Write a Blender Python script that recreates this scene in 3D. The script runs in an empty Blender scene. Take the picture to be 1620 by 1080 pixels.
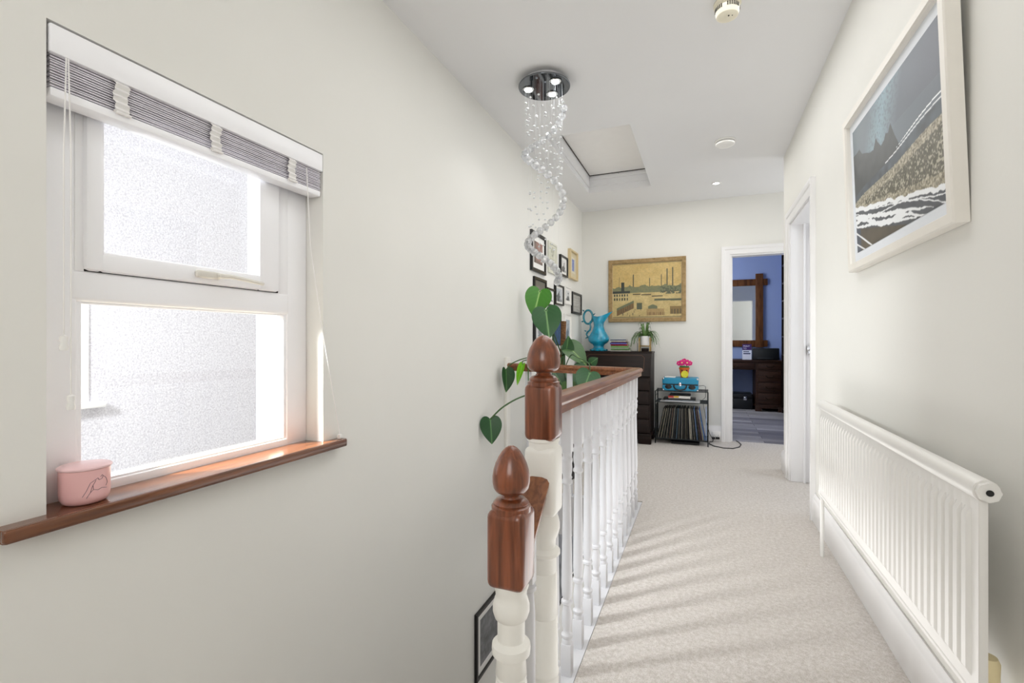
import bpy, bmesh, math, random
from mathutils import Vector, Matrix
random.seed(7)
sc = bpy.context.scene
COL = sc.collection
PI = math.pi

# ------------------------------------------------------------------ camera
CAM_H = 1.07
FPX = 750.0
YAW = math.atan(303 / 750)
cd = bpy.data.cameras.new('camera'); cd.sensor_width = 36.0; cd.lens = 36.0 * FPX / 1620.0
cd.clip_start = 0.05
cam = bpy.data.objects.new('camera', cd); COL.objects.link(cam)
cam.location = (0, 0, CAM_H); cam.rotation_euler = (PI / 2, 0, YAW)
sc.camera = cam
sc.view_settings.view_transform = 'Standard'
sc.view_settings.look = 'None'
sc.view_settings.exposure = 0.0
sc.cycles.use_denoising = True
sc.cycles.max_bounces = 10
sc.cycles.diffuse_bounces = 6
sc.cycles.transparent_max_bounces = 16
sc.cycles.sample_clamp_indirect = 4.0
sc.cycles.caustics_refractive = False
sc.cycles.caustics_reflective = False

XL, XR, YB, ZC = -1.34, 0.62, 5.545, 2.605   # left wall, right wall, back wall, ceiling

# ------------------------------------------------------------------ materials
def lin(h):
    h = h.lstrip('#')
    o = []
    for k in (0, 2, 4):
        c = int(h[k:k + 2], 16) / 255
        o.append(c / 12.92 if c <= .04045 else ((c + .055) / 1.055) ** 2.4)
    return tuple(o)
def nod(m): return m.node_tree.nodes, m.node_tree.links
_M = {}
def mat(name, col, rough=.5, metal=0.0, var=.04, scale=12.0, bump=0.0, bscale=None, spec=.5, trans=0.0, ior=1.45, emit=0.0, stretch=None, coat=0.0, detail=3.0):
    if name in _M: return _M[name]
    m = bpy.data.materials.new(name); m.use_nodes = True
    N, L = nod(m); b = N['Principled BSDF']
    c = lin(col)
    b.inputs['Roughness'].default_value = rough
    b.inputs['Metallic'].default_value = metal
    b.inputs['Specular IOR Level'].default_value = spec
    b.inputs['Transmission Weight'].default_value = trans
    b.inputs['IOR'].default_value = ior
    b.inputs['Coat Weight'].default_value = coat
    tc = N.new('ShaderNodeTexCoord'); mp = N.new('ShaderNodeMapping')
    L.new(tc.outputs['Object'], mp.inputs['Vector'])
    if stretch: mp.inputs['Scale'].default_value = stretch
    nz = N.new('ShaderNodeTexNoise'); nz.inputs['Scale'].default_value = scale; nz.inputs['Detail'].default_value = detail
    L.new(mp.outputs['Vector'], nz.inputs['Vector'])
    rp = N.new('ShaderNodeValToRGB'); e = rp.color_ramp.elements
    e[0].position = .3; e[1].position = .7
    e[0].color = tuple(max(0, x * (1 - var)) for x in c) + (1,)
    e[1].color = tuple(min(1, x * (1 + var)) for x in c) + (1,)
    L.new(nz.outputs['Fac'], rp.inputs['Fac']); L.new(rp.outputs['Color'], b.inputs['Base Color'])
    if emit:
        L.new(rp.outputs['Color'], b.inputs['Emission Color']); b.inputs['Emission Strength'].default_value = emit
    if bump:
        n2 = N.new('ShaderNodeTexNoise'); n2.inputs['Scale'].default_value = bscale or scale * 4; n2.inputs['Detail'].default_value = 2
        L.new(mp.outputs['Vector'], n2.inputs['Vector'])
        bp = N.new('ShaderNodeBump'); bp.inputs['Strength'].default_value = bump; bp.inputs['Distance'].default_value = .01
        L.new(n2.outputs['Fac'], bp.inputs['Height']); L.new(bp.outputs['Normal'], b.inputs['Normal'])
    _M[name] = m
    return m
def wood(name, c0, c1, rough=.35, stretch=(14, 14, 1.2), scale=3.0, coat=.3):
    if name in _M: return _M[name]
    m = bpy.data.materials.new(name); m.use_nodes = True
    N, L = nod(m); b = N['Principled BSDF']
    b.inputs['Roughness'].default_value = rough; b.inputs['Specular IOR Level'].default_value = .5 if coat > .1 else .22; b.inputs['Coat Weight'].default_value = coat if coat > .1 else 0; b.inputs['Coat Roughness'].default_value = .15
    tc = N.new('ShaderNodeTexCoord'); mp = N.new('ShaderNodeMapping'); mp.inputs['Scale'].default_value = stretch
    L.new(tc.outputs['Object'], mp.inputs['Vector'])
    nz = N.new('ShaderNodeTexNoise'); nz.inputs['Scale'].default_value = scale; nz.inputs['Detail'].default_value = 6; nz.inputs['Distortion'].default_value = .7
    L.new(mp.outputs['Vector'], nz.inputs['Vector'])
    rp = N.new('ShaderNodeValToRGB'); e = rp.color_ramp.elements
    e[0].position = .32; e[0].color = lin(c0) + (1,); e[1].position = .68; e[1].color = lin(c1) + (1,)
    L.new(nz.outputs['Fac'], rp.inputs['Fac']); L.new(rp.outputs['Color'], b.inputs['Base Color'])
    _M[name] = m
    return m
def carpet_mat():
    m = bpy.data.materials.new('loop_carpet'); m.use_nodes = True
    N, L = nod(m); b = N['Principled BSDF']; b.inputs['Roughness'].default_value = .95; b.inputs['Specular IOR Level'].default_value = .1
    tc = N.new('ShaderNodeTexCoord')
    v = N.new('ShaderNodeTexVoronoi'); v.inputs['Scale'].default_value = 250
    L.new(tc.outputs['Object'], v.inputs['Vector'])
    nz = N.new('ShaderNodeTexNoise'); nz.inputs['Scale'].default_value = 60; nz.inputs['Detail'].default_value = 4
    L.new(tc.outputs['Object'], nz.inputs['Vector'])
    mx = N.new('ShaderNodeMath'); mx.operation = 'MULTIPLY_ADD'; mx.inputs[1].default_value = .55
    L.new(v.outputs['Distance'], mx.inputs[0]); L.new(nz.outputs['Fac'], mx.inputs[2])
    rp = N.new('ShaderNodeValToRGB'); e = rp.color_ramp.elements
    e[0].position = .45; e[0].color = lin('#dfdad6') + (1,); e[1].position = 1.0; e[1].color = lin('#c3bcb5') + (1,)
    L.new(mx.outputs[0], rp.inputs['Fac']); L.new(rp.outputs['Color'], b.inputs['Base Color'])
    bp = N.new('ShaderNodeBump'); bp.inputs['Strength'].default_value = .5; bp.inputs['Distance'].default_value = .004; bp.invert = True
    L.new(v.outputs['Distance'], bp.inputs['Height']); L.new(bp.outputs['Normal'], b.inputs['Normal'])
    return m
def plank_mat():
    m = bpy.data.materials.new('grey_wood_planks'); m.use_nodes = True
    N, L = nod(m); b = N['Principled BSDF']; b.inputs['Roughness'].default_value = .45
    tc = N.new('ShaderNodeTexCoord'); br = N.new('ShaderNodeTexBrick')
    br.inputs['Scale'].default_value = 1; br.inputs['Brick Width'].default_value = 1.2; br.inputs['Row Height'].default_value = .14
    br.inputs['Mortar Size'].default_value = .003
    br.inputs['Color1'].default_value = lin('#b9b6b8') + (1,); br.inputs['Color2'].default_value = lin('#77757c') + (1,); br.inputs['Mortar'].default_value = lin('#5c5a5e') + (1,)
    L.new(tc.outputs['Object'], br.inputs['Vector'])
    mp = N.new('ShaderNodeMapping'); mp.inputs['Scale'].default_value = (2, 30, 1); L.new(tc.outputs['Object'], mp.inputs['Vector'])
    nz = N.new('ShaderNodeTexNoise'); nz.inputs['Scale'].default_value = 2; nz.inputs['Detail'].default_value = 5; L.new(mp.outputs['Vector'], nz.inputs['Vector'])
    mx = N.new('ShaderNodeMix'); mx.data_type = 'RGBA'; mx.blend_type = 'OVERLAY'; mx.inputs[0].default_value = .5
    L.new(br.outputs['Color'], mx.inputs[6]); L.new(nz.outputs['Fac'], mx.inputs[7]); L.new(mx.outputs[2], b.inputs['Base Color'])
    return m
def pebble_mat():
    m = bpy.data.materials.new('pebbledash_render'); m.use_nodes = True
    N, L = nod(m); b = N['Principled BSDF']; b.inputs['Roughness'].default_value = .9
    tc = N.new('ShaderNodeTexCoord')
    v = N.new('ShaderNodeTexVoronoi'); v.inputs['Scale'].default_value = 150; L.new(tc.outputs['Object'], v.inputs['Vector'])
    nz = N.new('ShaderNodeTexNoise'); nz.inputs['Scale'].default_value = 90; nz.inputs['Detail'].default_value = 3; L.new(tc.outputs['Object'], nz.inputs['Vector'])
    ad = N.new('ShaderNodeMath'); ad.operation = 'MULTIPLY_ADD'; ad.inputs[1].default_value = .5
    L.new(v.outputs['Distance'], ad.inputs[0]); L.new(nz.outputs['Fac'], ad.inputs[2])
    rp = N.new('ShaderNodeValToRGB'); e = rp.color_ramp.elements
    e[0].position = .35; e[0].color = lin('#f0eff3') + (1,); e[1].position = 1.0; e[1].color = lin('#c2c0c7') + (1,)
    L.new(ad.outputs[0], rp.inputs['Fac']); L.new(rp.outputs['Color'], b.inputs['Base Color'])
    bp = N.new('ShaderNodeBump'); bp.inputs['Strength'].default_value = .3; bp.inputs['Distance'].default_value = .006; bp.invert = True
    L.new(v.outputs['Distance'], bp.inputs['Height']); L.new(bp.outputs['Normal'], b.inputs['Normal'])
    return m
def pane_mat():
    m = bpy.data.materials.new('window_glass'); m.use_nodes = True
    N, L = nod(m); N.remove(N['Principled BSDF'])
    t = N.new('ShaderNodeBsdfTransparent'); t.inputs['Color'].default_value = (.97, .98, .98, 1)
    g = N.new('ShaderNodeBsdfGlossy'); g.inputs['Roughness'].default_value = .02
    mx = N.new('ShaderNodeMixShader'); mx.inputs[0].default_value = .04
    L.new(t.outputs[0], mx.inputs[1]); L.new(g.outputs[0], mx.inputs[2])
    L.new(mx.outputs[0], N['Material Output'].inputs['Surface'])
    return m
def crystal_mat():
    m = bpy.data.materials.new('cut_crystal'); m.use_nodes = True
    N, L = nod(m); N.remove(N['Principled BSDF'])
    g = N.new('ShaderNodeBsdfGlass'); g.inputs['IOR'].default_value = 1.3; g.inputs['Roughness'].default_value = 0.0
    t = N.new('ShaderNodeBsdfTransparent')
    d = N.new('ShaderNodeBsdfTranslucent'); d.inputs['Color'].default_value = (.95, .97, 1, 1)
    s = N.new('ShaderNodeBsdfGlossy'); s.inputs['Roughness'].default_value = .08
    nz = N.new('ShaderNodeTexNoise'); nz.inputs['Scale'].default_value = 5
    m1 = N.new('ShaderNodeMixShader'); m1.inputs[0].default_value = .30; L.new(g.outputs[0], m1.inputs[1]); L.new(t.outputs[0], m1.inputs[2])
    m2 = N.new('ShaderNodeMixShader'); m2.inputs[0].default_value = .30; L.new(d.outputs[0], m2.inputs[1]); L.new(s.outputs[0], m2.inputs[2])
    m3 = N.new('ShaderNodeMixShader'); m3.inputs[0].default_value = .5; L.new(m1.outputs[0], m3.inputs[1]); L.new(m2.outputs[0], m3.inputs[2])
    L.new(m3.outputs[0], N['Material Output'].inputs['Surface'])
    return m
def paint_mat(rough=.5):
    k = 'painted_colours_%d' % int(rough * 100)
    if k in _M: return _M[k]
    m = bpy.data.materials.new(k); m.use_nodes = True
    N, L = nod(m); b = N['Principled BSDF']; b.inputs['Roughness'].default_value = rough
    a = N.new('ShaderNodeAttribute'); a.attribute_name = 'tint'
    L.new(a.outputs['Color'], b.inputs['Base Color'])
    _M[k] = m
    return m

WALL = mat('cream_wall_paint', '#e6e5e0', .7, var=.012, scale=2.0, bump=.02, bscale=60, spec=.25)
WALLB = mat('blue_wall_paint', '#93a5d2', .7, var=.03, scale=2.0)
CEIL = mat('white_ceiling_paint', '#e8e8e9', .8, var=.01, scale=2.0, spec=.2)
GLOSS = mat('white_gloss_paint', '#eae9e9', .3, var=.012, scale=6)
BALW = mat('baluster_white_paint', '#d9d9dd', .4, var=.012, scale=6)
GLOSSW = mat('cream_gloss_paint', '#f2f0ea', .35, var=.012, scale=6)
UPVC = mat('white_upvc', '#f9f9fc', .28, var=.01, scale=5)
RADW = mat('radiator_enamel', '#e6e4e0', .32, var=.012, scale=5)
CARPET = carpet_mat()
MAHOG = wood('varnished_mahogany', '#5a2d17', '#915031', .28, (26, 26, 1.6), 2.5, .5)
MAHOGY = wood('varnished_mahogany_rail', '#6a3a20', '#97603b', .3, (26, 1.6, 26), 2.5, .25)
MAHOGX = wood('varnished_mahogany_cross_rail', '#7c3a1c', '#a75c34', .3, (1.6, 26, 26), 2.5, .4)
SILLW = wood('sill_wood', '#54301c', '#7d4d30', .25, (26, 1.6, 26), 2.5, .5)
DARKW = wood('dark_bureau_wood', '#120906', '#21120d', .45, (2, 16, 16), 2.5, .08)
DESKW = wood('dark_desk_wood', '#281914', '#40291f', .45, (2, 16, 16), 2.5, .05)
OAKW = wood('brown_oak', '#4a2c18', '#744a2a', .5, (14, 14, 2), 2.5, .0)
BLACK = mat('black_plastic', '#121214', .4)
BLACKF = mat('black_frame_paint', '#141312', .35)
CHROME = mat('chrome', '#d9dadd', .12, 1.0, var=.01)
MIRROR = mat('mirror_silver', '#e8ecee', .03, 1.0, var=.005)
PLATE = mat('polished_steel_plate', '#6c6f73', .05, 1.0, var=.02)
GOLD = mat('brass_wire', '#c9a862', .3, 1.0)
CRYST = crystal_mat()
PANE = pane_mat()
WHITEP = mat('white_plastic', '#f0efec', .4, var=.01)
CREAMP = mat('cream_plastic', '#ece6d2', .45, var=.02)
SLATM = mat('blind_slat_grey', '#e4e1e7', .5, var=.03)
CORD = mat('white_cord', '#eeecea', .7)

# ------------------------------------------------------------------ mesh builder
class MB:
    def __init__(s): s.bm = bmesh.new()
    def vs(s, pts): return [s.bm.verts.new(p) for p in pts]
    def face(s, vv):
        try: return s.bm.faces.new(vv)
        except ValueError: return None
    def box(s, x0, x1, y0, y1, z0, z1, bev=0.0, seg=2, M=None):
        t = bmesh.new(); bmesh.ops.create_cube(t, size=1)
        bmesh.ops.scale(t, vec=(abs(x1 - x0), abs(y1 - y0), abs(z1 - z0)), verts=t.verts)
        if bev: bmesh.ops.bevel(t, geom=list(t.edges), offset=bev, segments=seg, profile=.5, affect='EDGES', clamp_overlap=True)
        bmesh.ops.translate(t, vec=((x0 + x1) / 2, (y0 + y1) / 2, (z0 + z1) / 2), verts=t.verts)
        if M is not None: bmesh.ops.transform(t, matrix=M, verts=t.verts)
        me = bpy.data.meshes.new('tmp'); t.to_mesh(me); t.free(); s.bm.from_mesh(me); bpy.data.meshes.remove(me)
        return s
    def lathe(s, prof, c=(0, 0, 0), seg=24, M=None, fn=None):
        rings = []; allv = []
        for r, z in prof:
            if r < 1e-6: ring = s.vs([(0, 0, z)])
            else: ring = s.vs([(r * math.cos(2 * PI * k / seg), r * math.sin(2 * PI * k / seg), z) for k in range(seg)])
            rings.append(ring); allv += ring
        for a, b in zip(rings, rings[1:]):
            for k in range(seg):
                k2 = (k + 1) % seg
                if len(a) == 1 and len(b) == 1: continue
                if len(a) == 1: s.face([a[0], b[k2], b[k]])
                elif len(b) == 1: s.face([a[k], a[k2], b[0]])
                else: s.face([a[k], a[k2], b[k2], b[k]])
        if len(rings[0]) > 1: s.face(list(reversed(rings[0])))
        if len(rings[-1]) > 1: s.face(rings[-1])
        if fn:
            for v in allv: v.co = fn(v.co)
        if M is not None:
            for v in allv: v.co = M @ v.co
        for v in allv: v.co += Vector(c)
        return s
    def tube(s, pts, r, seg=8, closed=False):
        P = [Vector(p) for p in pts]; n = len(P)
        R = r if isinstance(r, (list, tuple)) else [r] * n
        T = []
        for i in range(n):
            a = P[(i - 1) % n] if closed or i else P[i]; b = P[(i + 1) % n] if closed or i < n - 1 else P[i]
            T.append((b - a).normalized())
        u = T[0].orthogonal().normalized(); rings = []
        for i in range(n):
            u = (u - T[i] * u.dot(T[i]))
            u = u.normalized() if u.length > 1e-6 else T[i].orthogonal().normalized()
            w = T[i].cross(u)
            rings.append(s.vs([P[i] + (u * math.cos(2 * PI * k / seg) + w * math.sin(2 * PI * k / seg)) * R[i] for k in range(seg)]))
        for i in range(n if closed else n - 1):
            a, b = rings[i], rings[(i + 1) % n]
            for k in range(seg): s.face([a[k], a[(k + 1) % seg], b[(k + 1) % seg], b[k]])
        if not closed:
            s.face(list(reversed(rings[0]))); s.face(rings[-1])
        return s
    def prism(s, poly, z0, z1, M=None):
        a = s.vs([(x, y, z0) for x, y in poly]); b = s.vs([(x, y, z1) for x, y in poly])
        n = len(poly)
        s.face(list(reversed(a))); s.face(b)
        for k in range(n): s.face([a[k], a[(k + 1) % n], b[(k + 1) % n], b[k]])
        if M is not None:
            for v in a + b: v.co = M @ v.co
        return s
    def ball(s, c, r, seg=12, rings=8, sq=(1, 1, 1)):
        prof = [(r * math.sin(PI * i / rings), -r * math.cos(PI * i / rings)) for i in range(rings + 1)]
        prof[0] = (0, -r); prof[-1] = (0, r)
        return s.lathe(prof, c, seg, M=Matrix.Diagonal((sq[0], sq[1], sq[2], 1)))
    def sweep(s, path, prof):
        """prof (lateral, up) swept along a path in plan with mitred corners"""
        P = [Vector(p) for p in path]; n = len(P); rings = []
        for i in range(n):
            d0 = (P[i] - P[i - 1]) if i else (P[1] - P[0]); d1 = (P[i + 1] - P[i]) if i < n - 1 else d0
            d0 = Vector((d0.x, d0.y, 0)).normalized(); d1 = Vector((d1.x, d1.y, 0)).normalized()
            n0 = Vector((d0.y, -d0.x, 0)); n1 = Vector((d1.y, -d1.x, 0)); m = (n0 + n1).normalized(); k = 1 / max(.2, m.dot(n0))
            rings.append(s.vs([P[i] + m * (l * k) + Vector((0, 0, h)) for l, h in prof]))
        q = len(prof)
        for a, b in zip(rings, rings[1:]):
            for k in range(q): s.face([a[k], a[(k + 1) % q], b[(k + 1) % q], b[k]])
        s.face(list(reversed(rings[0]))); s.face(rings[-1])
        return s

def obj(name, mb, m, parent=None, loc=None, smooth=40, kind=None, label=None):
    """mb holds world coordinates; the object origin goes to loc (or the parent's place)"""
    me = bpy.data.meshes.new(name)
    base = Vector(loc) if loc is not None else Vector((0, 0, 0))
    o = bpy.data.objects.new(name, me); COL.objects.link(o)
    par = Vector((0, 0, 0)); p = parent
    while p is not None: par += Vector(p.location); p = p.parent
    bmesh.ops.translate(mb.bm, vec=-(base if loc is not None else par), verts=mb.bm.verts)
    bmesh.ops.recalc_face_normals(mb.bm, faces=mb.bm.faces)
    mb.bm.to_mesh(me); mb.bm.free()
    if smooth:
        me.shade_smooth(); me.set_sharp_from_angle(angle=math.radians(smooth))
    me.materials.append(m)
    if parent is not None:
        o.parent = parent; o.location = (base - par) if loc is not None else (0, 0, 0)
    else: o.location = base
    if kind: o['kind'] = kind
    if label: o['label'] = label
    return o
def tag(o, label, cat, group=None, kind=None):
    o['label'] = label; o['category'] = cat
    if group: o['group'] = group
    if kind: o['kind'] = kind
    return o
def thing(name, label, cat, loc=(0, 0, 0), group=None):
    o = bpy.data.objects.new(name, None); COL.objects.link(o); o.location = loc; o.empty_display_size = .05
    return tag(o, label, cat, group)
def struct(name, mb=None, m=None, loc=(0, 0, 0), smooth=40):
    if mb is None:
        o = bpy.data.objects.new(name, None); COL.objects.link(o); o.location = loc; o.empty_display_size = .05
    else: o = obj(name, mb, m, loc=loc, smooth=smooth)
    o['kind'] = 'structure'
    return o
def dup(o, parent=None, loc=None):
    c = o.copy(); COL.objects.link(c)
    if parent is not None: c.parent = parent
    if loc is not None: c.location = loc
    for ch in list(o.children): dup(ch, c)
    return c

# ------------------------------------------------------------------ setting
mb = MB()
WY0, WY1, WZ0, WZ1 = .583, 1.401, .675, 1.782
mb.box(-1.62, XL, -2.3, WY0, -2.85, 2.85); mb.box(-1.62, XL, WY1, 7.6, -2.85, 2.85)
mb.box(-1.62, XL, WY0, WY1, -2.85, WZ0); mb.box(-1.62, XL, WY0, WY1, WZ1, 2.85)
struct('wall_left', mb, WALL)
mb = MB()
mb.box(-1.66, -1.62, -2.3, WY0, -2.85, 2.85); mb.box(-1.66, -1.62, WY1 + .07, 7.6, -2.85, 2.85); mb.box(-1.66, -1.62, WY0, WY1, -2.85, WZ0); mb.box(-1.66, -1.62, WY0, WY1, WZ1, 2.85)
struct('wall_bounce_skin', mb, mat('bounce_skin_grey', '#8f8f93', .9, var=.1, scale=30))  # unseen skin added to tone down sun bounce onto the neighbouring wall
mb = MB()
mb.box(XR, .74, -2.3, 3.38, -.5, ZC + .1); mb.box(XR, .74, 3.38, 4.18, 1.975, ZC + .1); mb.box(XR, .74, 4.18, 4.509, -.25, ZC + .1)
mb.box(.74, 2.4, 4.389, 4.509, -.25, ZC + .1)
struct('wall_right', mb, WALL)
mb = MB()
mb.box(-1.34, .262, YB, YB + .12, -.25, ZC + .1); mb.box(.262, 1.03, YB, YB + .12, 1.99, ZC + .1); mb.box(1.03, 2.4, YB, YB + .12, -.25, ZC + .1)
struct('wall_back', mb, WALL)
mb = MB(); mb.box(-1.34, XR, -2.3, -2.2, -.5, ZC + .1); struct('wall_front', mb, WALL)
mb = MB(); mb.box(2.2, 2.3, 1.1, 9.0, -.25, ZC + .1); struct('wall_far_right', mb, WALL)
HX0, HX1, HY0, HY1 = -1.10, -.482, 3.42, 4.85
mb = MB()
mb.box(-1.34, 2.3, -2.3, HY0, ZC, ZC + .25); mb.box(-1.34, HX0, HY0, HY1, ZC, ZC + .25); mb.box(HX1, 2.3, HY0, HY1, ZC, ZC + .25)
mb.box(-1.34, 2.3, HY1, YB + .12, ZC, ZC + .25)
struct('ceiling', mb, CEIL)
CX = -.378     # carpet edge over the stairwell
mb = MB()
mb.prism([(CX, 1.2), (2.25, 1.2), (2.25, 5.62), (-1.34, 5.62), (-1.34, 3.235), (CX, 3.27)], -.25, 0)
struct('floor', mb, CARPET)
mb = MB(); mb.box(-.45, XR, -2.2, 1.2, -.44, -.19); mb.box(-1.34, -.45, -2.2, .95, -.44, -.19); struct('floor_lower', mb, CARPET)
mb = MB()
for k in range(11):
    y0 = .95 + .225 * k; mb.box(-1.34, -.46, y0, y0 + .25, -.19 - .2 * (k + 1) - .25, -.19 - .2 * (k + 1))
struct('floor_stairs', mb, CARPET)
mb = MB(); mb.box(-1.34, 2.3, .9, 7.6, -2.85, -2.7); struct('floor_hall', mb, CARPET)
mb = MB(); mb.box(-.43, .62, .9, 3.4, -2.7, -.25); struct('wall_stairwell', mb, WALL)
mb = MB(); mb.box(-1.34, 2.3, 7.5, 7.6, -2.7, -.25); struct('wall_hall_end', mb, WALL)

# skirting boards
SK = [(0, 0), (.018, 0), (.018, .13), (.014, .14), (.009, .148), (.006, .165), (0, .165)]
def skirt(name, pts, flip=1):
    mb = MB(); mb.sweep([Vector((x, y, .001)) for x, y in pts], [(l * flip, h) for l, h in SK]); return struct(name, mb, GLOSS)
skirt('baseboard_right', [(XR, 1.21), (XR, 3.30)], -1)
skirt('baseboard_corner', [(XR, 4.262), (XR, 4.509), (1.9, 4.509)], -1)
skirt('baseboard_back', [(-1.335, YB), (.176, YB)], 1)

# architraves, door linings
def architrave(name, mapf, a0, a1, top, w=.085, outm=GLOSS):
    """a0..a1 clear opening; mapf(a, z, out)"""
    mb = MB()
    prof = [(0, 0), (0, .013), (.012, .018), (.05, .018), (.056, .024), (.07, .028), (w, .028), (w, 0)]
    path = [(a0, 0, -1, 0), (a0, top, -1, 1), (a1, top, 1, 1), (a1, 0, 1, 0)]
    rings = []
    for a, z, sx, sz in path:
        rings.append(mb.vs([mapf(a + sx * l, z + sz * l, o) for l, o in prof]))
    for p, q in zip(rings, rings[1:]):
        for k in range(len(prof)): mb.face([p[k], p[(k + 1) % len(prof)], q[(k + 1) % len(prof)], q[k]])
    mb.face(rings[0]); mb.face(rings[-1])
    return struct(name, mb, outm, smooth=25)
architrave('trim_1', lambda a, z, o: (a, YB - o, z + .001), .262, 1.03, 1.99)
architrave('trim_2', lambda a, z, o: (XR - o, a, z + .001), 3.385, 4.175, 1.97)
d1 = struct('door_1', loc=(.262, YB, 0))
mb = MB(); mb.box(.262, .276, YB - .002, YB + .122, 0.001, 1.99); mb.box(1.016, 1.03, YB - .002, YB + .122, .001, 1.99); mb.box(.276, 1.016, YB - .002, YB + .122, 1.976, 1.99)
mb.box(.276, .288, YB + .05, YB + .08, .001, 1.976); mb.box(1.004, 1.016, YB + .05, YB + .08, .001, 1.976)
obj('door_lining', mb, GLOSS, d1)
d2 = struct('door_2', loc=(XR, 4.18, 0))
mb = MB(); mb.box(XR - .002, .742, 4.165, 4.18, .001, 1.975); mb.box(XR - .002, .742, 3.38, 3.395, .001, 1.975); mb.box(XR - .002, .742, 3.395, 4.165, 1.96, 1.975)
mb.box(.70, .715, 4.145, 4.166, .001, 1.962); mb.box(.70, .715, 3.394, 3.41, .001, 1.962)
obj('door_lining', mb, GLOSS, d2)
mb = MB(); mb.box(.742, .84, 4.14, 4.18, .012, 1.95, .003); obj('door_leaf', mb, UPVC, d2, label='white edge of the open door')
mb = MB(); mb.box(.722, .75, 4.128, 4.147, .972, 1.036, .003); mb.tube([(.735, 4.13, 1.005), (.735, 4.10, 1.005), (.775, 4.092, 1.003)], .008)
obj('door_latch', mb, CHROME, d2, label='chrome latch')
mb = MB(); mb.box(.742, .752, 4.136, 4.146, .80, .86, .001); obj('strike_plate', mb, CHROME, d2, label='small metal strike plate')

# loft hatch
h = thing('loft_hatch', 'white square loft hatch panel recessed in the ceiling above the landing', 'loft hatch', ((HX0 + HX1) / 2, (HY0 + HY1) / 2, ZC))
mb = MB(); mb.box(HX0 + .006, HX1 - .004, HY0 + .006, HY1 - .008, ZC + .165, ZC + .19, .003); obj('panel', mb, mat('hatch_white', '#f8f6f3', .7, var=.01), h)
mb = MB(); mb.box(HX0, HX1, HY1 - .02, HY1, ZC + .06, ZC + .16, .003); mb.box(HX0, HX0 + .012, HY0, HY1 - .02, ZC + .05, ZC + .16, .003)
mb.box(HX0 + .012, HX1 - .004, HY1 - .04, HY1 - .02, ZC + .12, ZC + .16, .003)
obj('stop_frame', mb, CEIL, h)
mb = MB(); mb.box(HX0 + .013, HX0 + .020, HY0 + .01, HY1 - .041, ZC + .158, ZC + .1665, .001); mb.box(HX0 + .013, HX1 - .006, HY1 - .047, HY1 - .041, ZC + .158, ZC + .1665, .001)
obj('gap_shadow_strip', mb, mat('gap_shadow_dark', '#4a4742', .8), h, label='dark strips standing for the gap shadow along two sides of the panel')  # shadow of the panel gap, put in as dark strips
mb = MB(); mb.tube([(-.79, HY1 - .02, ZC + .158), (-.79, HY1 - .045, ZC + .15)], .006); obj('catch', mb, CHROME, h)

# ------------------------------------------------------------------ window
w1 = struct('window_1', loc=(-1.455, (WY0 + WY1) / 2, .69))
def ring_frame(mb, y0, y1, z0, z1, ty0, ty1, tz0, tz1, x0, x1, bev=.006):
    mb.box(x0, x1, y0, y0 + ty0, z0, z1, bev); mb.box(x0, x1, y1 - ty1, y1, z0, z1, bev)
    mb.box(x0, x1, y0 + ty0 - bev, y1 - ty1 + bev, z0, z0 + tz0, bev); mb.box(x0, x1, y0 + ty0 - bev, y1 - ty1 + bev, z1 - tz1, z1, bev)
mb = MB(); ring_frame(mb, WY0, WY1, .676, WZ1, .095, .092, .037, .07, -1.49, -1.422, .005)
mb.box(-1.488, -1.42, .66, 1.32, 1.168, 1.248, .012, 4)
# inner glazing bead of the lower light
ring_frame(mb, .672, 1.312, .706, 1.172, .018, .014, .014, .008, -1.452, -1.428, .004)
mb.box(-1.475, -1.4215, 1.268, 1.312, 1.24, 1.72, .003); mb.box(-1.475, -1.4195, .672, .690, 1.243, 1.72, .001)
obj('window_frame', mb, UPVC, w1)
mb = MB(); ring_frame(mb, .688, 1.264, 1.246, 1.712, .042, .086, .052, .05, -1.47, -1.405, .012)
s1 = obj('sash', mb, UPVC, w1)
mb = MB(); ring_frame(mb, .692, 1.2676, 1.2446, 1.72, .006, .006, .006, .006, -1.45, -1.4205, .0008); obj('seal', mb, BLACK, s1, label='dark rubber seal')
mb = MB(); mb.box(-1.458, -1.452, .725, 1.225, 1.29, 1.67); obj('pane', mb, PANE, s1)
mb = MB(); mb.box(-1.462, -1.456, .68, 1.31, .70, 1.175); obj('pane', mb, PANE, w1)
mb = MB(); mb.box(-1.408, -1.39, .955, 1.03, 1.262, 1.284, .006, 3); mb.tube([(-1.385, 1.02, 1.272), (-1.378, 1.05, 1.274), (-1.376, 1.10, 1.27), (-1.379, 1.17, 1.264)], [.008, .007, .007, .006])
mb.box(-1.40, -1.376, 1.015, 1.04, 1.266, 1.28, .004)
obj('handle', mb, mat('ivory_plastic', '#dcd8cf', .35, var=.01), s1, label='white lever handle')
mb = MB()
mb.prism([(-1.43, WY0 + .001), (-1.43, WY1 - .001), (XL + .0005, WY1 - .001), (XL + .0005, 1.482), (-1.302, 1.482), (-1.296, 1.478), (-1.296, .502), (-1.302, .498), (XL + .0005, .498), (XL + .0005, WY0 + .001)], .662, .69)
mb.box(-1.312, -1.2945, .497, 1.483, .6615, .6905, .006, 3)
obj('window_sill', mb, SILLW, w1, label='varnished red-brown wooden sill')

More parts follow.
